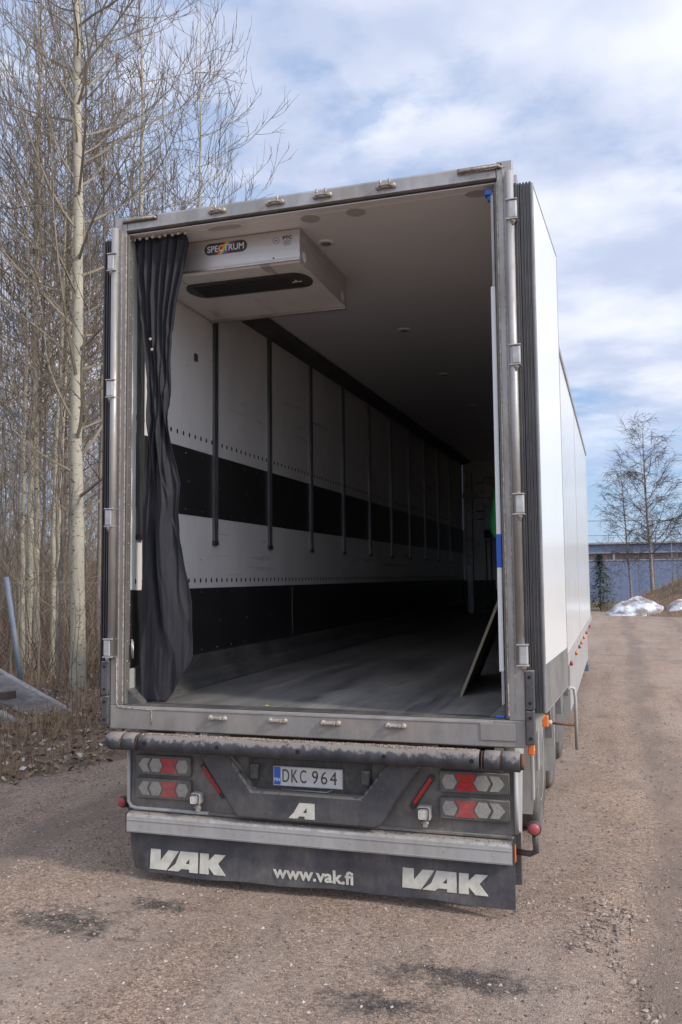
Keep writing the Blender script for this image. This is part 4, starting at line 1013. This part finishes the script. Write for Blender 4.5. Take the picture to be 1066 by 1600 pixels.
def vak(x0, x1, z0, h_, nm):
    P_ = [[(0, .0), (.225, .0), (.385, .99), (.245, .99), (.14, .44), (.14, 1), (.01, 1)],                       # V
          [(.24, 0), (.385, 0), (.43, .14), (.345, .36)], [(.345, .36), (.43, .14), (.53, .14), (.53, .40), (.475, .40)],
          [(.345, .36), (.475, .40), (.53, .66), (.41, 1)], [(.41, 1), (.53, .66), (.53, .40), (.53, 0), (.64, 0), (.64, 1)],   # A
          [(.665, 0), (.78, 0), (.78, 1), (.67, 1)], [(.78, .36), (.855, .0), (1, 0), (.90, .54), (1.0, 1), (.86, 1), (.78, .66)]]  # K
    b = MB()
    for p in P_:
        def T_(u, v): x = x0+u*(x1-x0); z = z0+v*h_; return (x, fly(x, z), z)
        A1 = [T_(u, v) for u, v in p]; a = [b.b.verts.new((x, y-.0045, z)) for x, y, z in A1]; c = [b.b.verts.new((x, y+.001, z)) for x, y, z in A1]
        b.b.faces.new(a); b.b.faces.new(c[::-1])
        for i in range(len(a)): b.b.faces.new((a[i], c[i], c[(i+1) % len(a)], a[(i+1) % len(a)]))
    return b.build(nm, 'flap_print', fl_)
vak(-1.065, -.545, .175, .122, 'company_lettering'); vak(.565, 1.06, .210, .112, 'company_lettering')
o = text('web_address', 'www.vak.fi', -.235, .270, .190, .078, 0, 'flap_print', fl_, .028)
for v in o.data.vertices: v.co.y += fly(v.co.x, v.co.z)-.0035
# red marker lamps on rubber arms
for s, y, z, x in ((1, .05, .61, 1.325), (-1, .35, .50, -1.42)):
    b = MB(); b.tube([(s*1.20, .13, .46), (s*(abs(x)-.03), y+.05, .462), (s*(abs(x)+.005), y+.035, .48), (x, y+.03, z-.02)], .017, 10); b.build('marker_arm', 'rubber', T)
    b = MB(); b.lathe((x, y+.035, z), (0, -1, 0), [(0, .026), (.01, .039), (.03, .039), (.036, .034)], 22); o = b.build('end_marker_lamp', 'dark', T)
    MB().lathe((x, y-.001, z), (0, -1, 0), [(0, .032), (.010, .030), (.016, .02), (.018, .006)], 22).build('marker_lens', 'red_round', o)
# brackets and orange lamps, right rear corner
b = MB(); b.prism([(1.305, 1.04), (1.325, 1.235), (1.40, 1.232)], .07, .078); b.prism([(1.302, 1.02), (1.335, 1.02), (1.326, 1.2), (1.302, 1.2)], .08, .12); b.build('corner_gusset', 'cream', T)
for x, z, y in ((1.398, 1.19, .075), (1.322, 1.042, .03)):
    b = MB(); b.box(x-.017, x+.017, y, y+.03, z-.032, z+.032, .006); b.build('clearance_lamp', 'orange', T)
# door retainer behind right door
b = MB(); b.tube([(1.31, 1.33, .98), (1.50, 1.36, .965)], .009, 10); b.build('retainer_rod', 'rust', T)
b = MB(); b.tube([(1.31, 1.33, .98), (1.345, 1.335, .978)], .02, 10); b.build('rod_clamp', 'clasp', T)
b = MB(); b.tube([(1.455, 1.31, 1.205), (1.475, 1.33, 1.225), (1.498, 1.35, 1.215), (1.505, 1.36, 1.15), (1.505, 1.36, .80)], .011, 10); b.build('door_retainer', 'mudguard', T)
# mudguards, chassis, axles, wheels
for s in (-1, 1):
    b = MB(); b.prism([(.2, 1.045), (.2, .30), (.26, .24), (.32, .30), (.50, .80), (.62, .96), (.62, 1.045)], s*1.15, s*1.225, .01, 'x'); b.build('rear_mudguard', 'mudguard', T)
    b = MB(); b.box(s*.95, s*1.24, .18, .21, .26, .55, .004); b.build('wheel_splash_flap', 'beam', T)
    MB().box(s*.42, s*.56, .2, 12.6, .80, 1.05).build('chassis_beam', 'chassis', T)
    for k, yc in enumerate((2.05, 3.36, 4.67)):
        R_ = .50
        b = MB(); b.lathe((s*.865, yc, .58), (s, 0, 0), [(0, .30), (.0, R_-.03), (.02, R_-.006), (.05, R_), (.28, R_), (.315, R_-.008), (.335, R_-.03), (.345, R_-.12), (.335, .30)], 48)
        wh = b.build('wheel', 'tyre', T)
        b = MB(); b.lathe((s*1.203, yc, .58), (s, 0, 0), [(-.06, .05), (-.06, .16), (-.08, .25), (-.012, .285), (.0, .298), (-.02, .302)], 40); b.build('rim', 'rim', wh)
        b = MB()
        for q in range(10): a = q*math.pi/5; b.disc((s*1.14, yc+.13*math.cos(a), .58+.13*math.sin(a)), (s, 0, 0), .014, .012, .025, 6)
        b.lathe((s*1.135, yc, .58), (s, 0, 0), [(0, .09), (.04, .08), (.05, .05)], 20); b.build('hub', 'rust', wh)
        b = MB(); pts = [(yc+.58*math.cos(t), .53+.50*math.sin(t)) for t in [math.pi*(.08+.84*i/16) for i in range(17)]]; pts2 = [(yc+.56*math.cos(t), .53+.48*math.sin(t)) for t in [math.pi*(.08+.84*i/16) for i in range(17)]]
        for (p0, p1, q0, q1) in zip(pts, pts[1:], pts2, pts2[1:]): b.prism([p0, p1, q1, q0], s*.92, s*1.255, 0, 'x')
        b.build('mudguard', 'mudguard', T)
    for yy in (2.70, 4.015, 5.33): MB().box(s*.95, s*1.262, yy-.004, yy+.004, .36, 1.04).build('wheel_splash_flap', 'mudguard', T)
    MB().prism([(s*.98, 1.04), (s*1.262, 1.04), (s*1.255, .75), (s*1.20, .36), (s*.98, .36)], 1.30, 1.306).build('wheel_splash_flap', 'mudguard', T)
    MB().box(s*1.235, s*1.262, 5.6, 12.2, .42, .98, .006).build('side_skirt', 'mudguard', T)
    b = MB(); b.box(s*1.10, s*1.25, 12.35, 12.5, .30, 1.06, .01); b.box(s*1.08, s*1.27, 12.3, 12.55, .18, .30, .01); b.build('side_guard_post', 'bluepost', T)
    b = MB(); b.box(s*.80, s*.92, 10.6, 10.72, .10, 1.0, .01); b.box(s*.74, s*.98, 10.5, 10.82, .08, .16, .01); b.build('landing_leg', 'mudguard', T)
    for y0, zz0 in ((.70, .60), (1.10, .70), (5.40, .60)): MB().box(s*1.252, s*1.27, y0, y0+.07, zz0, 1.06, .004).build('side_bracket', 'mudguard', T)
    for y, col in ((4.88, 'red_round'), (6.16, 'orange'), (7.16, 'red_round'), (7.87, 'orange'), (8.90, 'orange'), (10.1, 'red_round'), (12.0, 'red_round')):
        b = MB(); b.lathe((s*1.30, y, 1.045), (s, 0, 0), [(0, .028), (.02, .028), (.032, .02), (.034, .005)], 14); b.build('side_marker', col, T)
for yc in (2.05, 3.36, 4.67): MB().tube([(-.86, yc, .58), (.86, yc, .58)], .065, 14).build('axle', 'chassis', T)
MB().box(-1.2, 1.2, .25, 12.6, 1.0, 1.045).build('underfloor', 'chassis', T)

# ============================================================ things inside the trailer
cv = empty('curtain', (-1.05, .10, 1.22), 'dark navy curtain gathered at the left of the trailer opening', 'curtain')
prof = [(4.262, -1.215, -.83), (4.20, -1.212, -.815), (4.02, -1.205, -.841), (3.757, -1.17, -.896), (3.536, -1.135, -.923), (3.276, -1.110, -.936), (2.935, -1.100, -.952), (2.682, -1.108, -.923), (2.444, -1.131, -.867), (2.264, -1.139, -.884), (2.056, -1.142, -.865), (1.808, -1.145, -.823), (1.60, -1.147, -.785), (1.501, -1.147, -.781), (1.215, -1.140, -.775)]
def pv(z):
    for (z0, a0, b0), (z1, a1, b1) in zip(prof, prof[1:]):
        if z >= z1: t = (z0-z)/(z0-z1); return a0+(a1-a0)*t, b0+(b1-b0)*t
    return prof[-1][1:]
NU, NVv = 170, 190; V = []; F = []
for j in range(NVv+1):
    v = j/NVv; z = 4.262-v*(4.262-1.215); a, b_ = pv(z)
    for i in range(NU+1):
        u = i/NU; zbt = 1.215+.275*min(1, max(0, (u-.50)/.5))**1.1; zq = 4.262-v*(4.262-zbt)
        k1 = max(0, 1-v*1.3); k2 = 1-k1
        f1 = math.sin(2*math.pi*(6.6*u+.25*math.sin(v*7)))*.026*(.03+k1)*(1 if v > .02 else v*50)
        f2 = math.sin(2*math.pi*(2.1*(u**1.25)-.95*v+.1))*.013*min(1, v*2)*(1-.35*k2)
        f3 = math.sin(2*math.pi*(3.7*u+1.6*v))*.012*min(1, v*3)*max(0, 1-v*1.15)
        big = -.055*math.exp(-((u-.62+.25*(v-.55))/.16)**2)*math.exp(-((v-.72)/.22)**2)+.05*math.exp(-((u-.30-.75*(v-.66))/.055)**2)*min(1, max(0, (v-.5)*6))*min(1, max(0, (.90-v)*14))
        diag = .020*math.sin(2*math.pi*(u*2.6-v*6.0))*math.exp(-((v-.42)/.13)**2)
        pin = .010*math.sin(2*math.pi*(u*9+.3))*math.exp(-((v)/.05)**2)
        nz = .006*noise.noise((u*4, v*9, 3))+.005*noise.noise((u*14+v*9, v*16, 7))-.010*max(0, 1-abs(noise.noise((u*3-v*2, v*5, 11)))*7)
        x = a+(b_-a)*u+.010*math.sin(2*math.pi*6.6*u+v*5)*k1
        y = .105+f1+f2+f3+big+diag+pin+nz
        zt = zq+(.012*math.sin(2*math.pi*u*7) if j == 0 else 0)
        V.append((x+1.05, y-.10, zt-1.22))
for j in range(NVv):
    for i in range(NU): a = j*(NU+1)+i; F.append((a, a+NU+1, a+NU+2, a+1))
o = raw('curtain_cloth', V, F, 'fabric', cv, smooth=True)
md = o.modifiers.new('thick', 'SOLIDIFY'); md.thickness = .003
b = MB(); b.tube([(-.15, 0, 3.052), (.30, 0, 3.052)], .006, 8); b.build('hanging_rail', 'alu', cv)
for k in range(9):
    x = -.145+.047*k; MB().lathe((x, -.028-.01*(k % 2), 3.028), (0, -1, 0), [(0, .012), (.005, .012), (.007, .006)], 14).build('eyelet', 'clasp', cv)
for x, z in ((.005, 2.33), (.018, 2.26)): MB().lathe((x, -.075, z), (0, -1, 0), [(0, .010), (.004, .010), (.006, .004)], 12).build('snap_button', 'clasp', cv)
# plywood sheet leaning against right wall
bo = empty('plywood_board', (.9, .9, 1.2), 'weathered plywood sheet leaning against the right inner wall', 'board')
p0, p1, q0, q1 = Vector((.782, .892, ZF)), Vector((1.222, 1.6, 1.90)), Vector((.722, 2.10, ZF)), None
ex = (q0-p0); t1 = Vector((1.215, 1.155, 2.31))-Vector((.782, .892, ZF)); nn = ex.cross(t1).normalized()*.018
base = Vector((.9, .9, 1.2)); cs = [p0, p0+ex, p0+ex+t1, p0+t1]
b = MB(); A1 = [b.b.verts.new(c-base) for c in cs]; A2 = [b.b.verts.new(c-base+nn) for c in cs]
b.b.faces.new(A1); b.b.faces.new(A2[::-1])
b.build('board_face', 'plywood', bo)
b = MB(); A1 = [b.b.verts.new(c-base) for c in cs]; A2 = [b.b.verts.new(c-base+nn) for c in cs]
for i in range(4): b.b.faces.new((A1[i], A2[i], A2[(i+1) % 4], A1[(i+1) % 4]))
b.build('board_edge', 'ply_edge', bo)
def strap(name, pts, w_, m, lab, cat):
    V = []; F = []
    for i, p in enumerate(pts):
        ww = w_[i] if isinstance(w_, list) else w_
        V += [(p[0]-ww, p[1], p[2]), (p[0], p[1]-.012, p[2]), (p[0]+ww, p[1], p[2]), (p[0], p[1]+.012, p[2])]
        if i:
            for k in range(4): a = 4*(i-1); F.append((a+k, a+(k+1) % 4, a+4+(k+1) % 4, a+4+k))
    F += [(0, 1, 2, 3), tuple(4*(len(pts)-1)+k for k in (3, 2, 1, 0))]
    o = raw(name, V, F, m, smooth=True); tag(o, lab, cat)
strap('ratchet_strap', [(.815, 3.0, 3.02), (.805, 3.0, 2.85), (.785, 3.0, 2.65), (.770, 3.0, 2.50), (.772, 3.0, 2.40), (.778, 3.0, 2.345)], [.014, .022, .036, .048, .046, .022], 'green', 'bright green webbing loop hanging by the right inner wall', 'strap')
strap('ratchet_strap', [(.84, 3.0, 2.30), (.805, 3.0, 2.15), (.79, 3.0, 2.0), (.785, 3.0, 1.88), (.82, 3.0, 1.80)], [.02, .022, .024, .02, .01], 'webbing', 'pale webbing hanging just below the green loop', 'strap')
# litter on floor
o = MB().box(-.011, .011, -.008, .008, 0, .004, .002).build('litter_scrap', 'st_yellow'); o.location = (-.30, .18, ZF+.002); tag(o, 'tiny yellow scrap lying on the trailer floor near the sill', 'scrap')
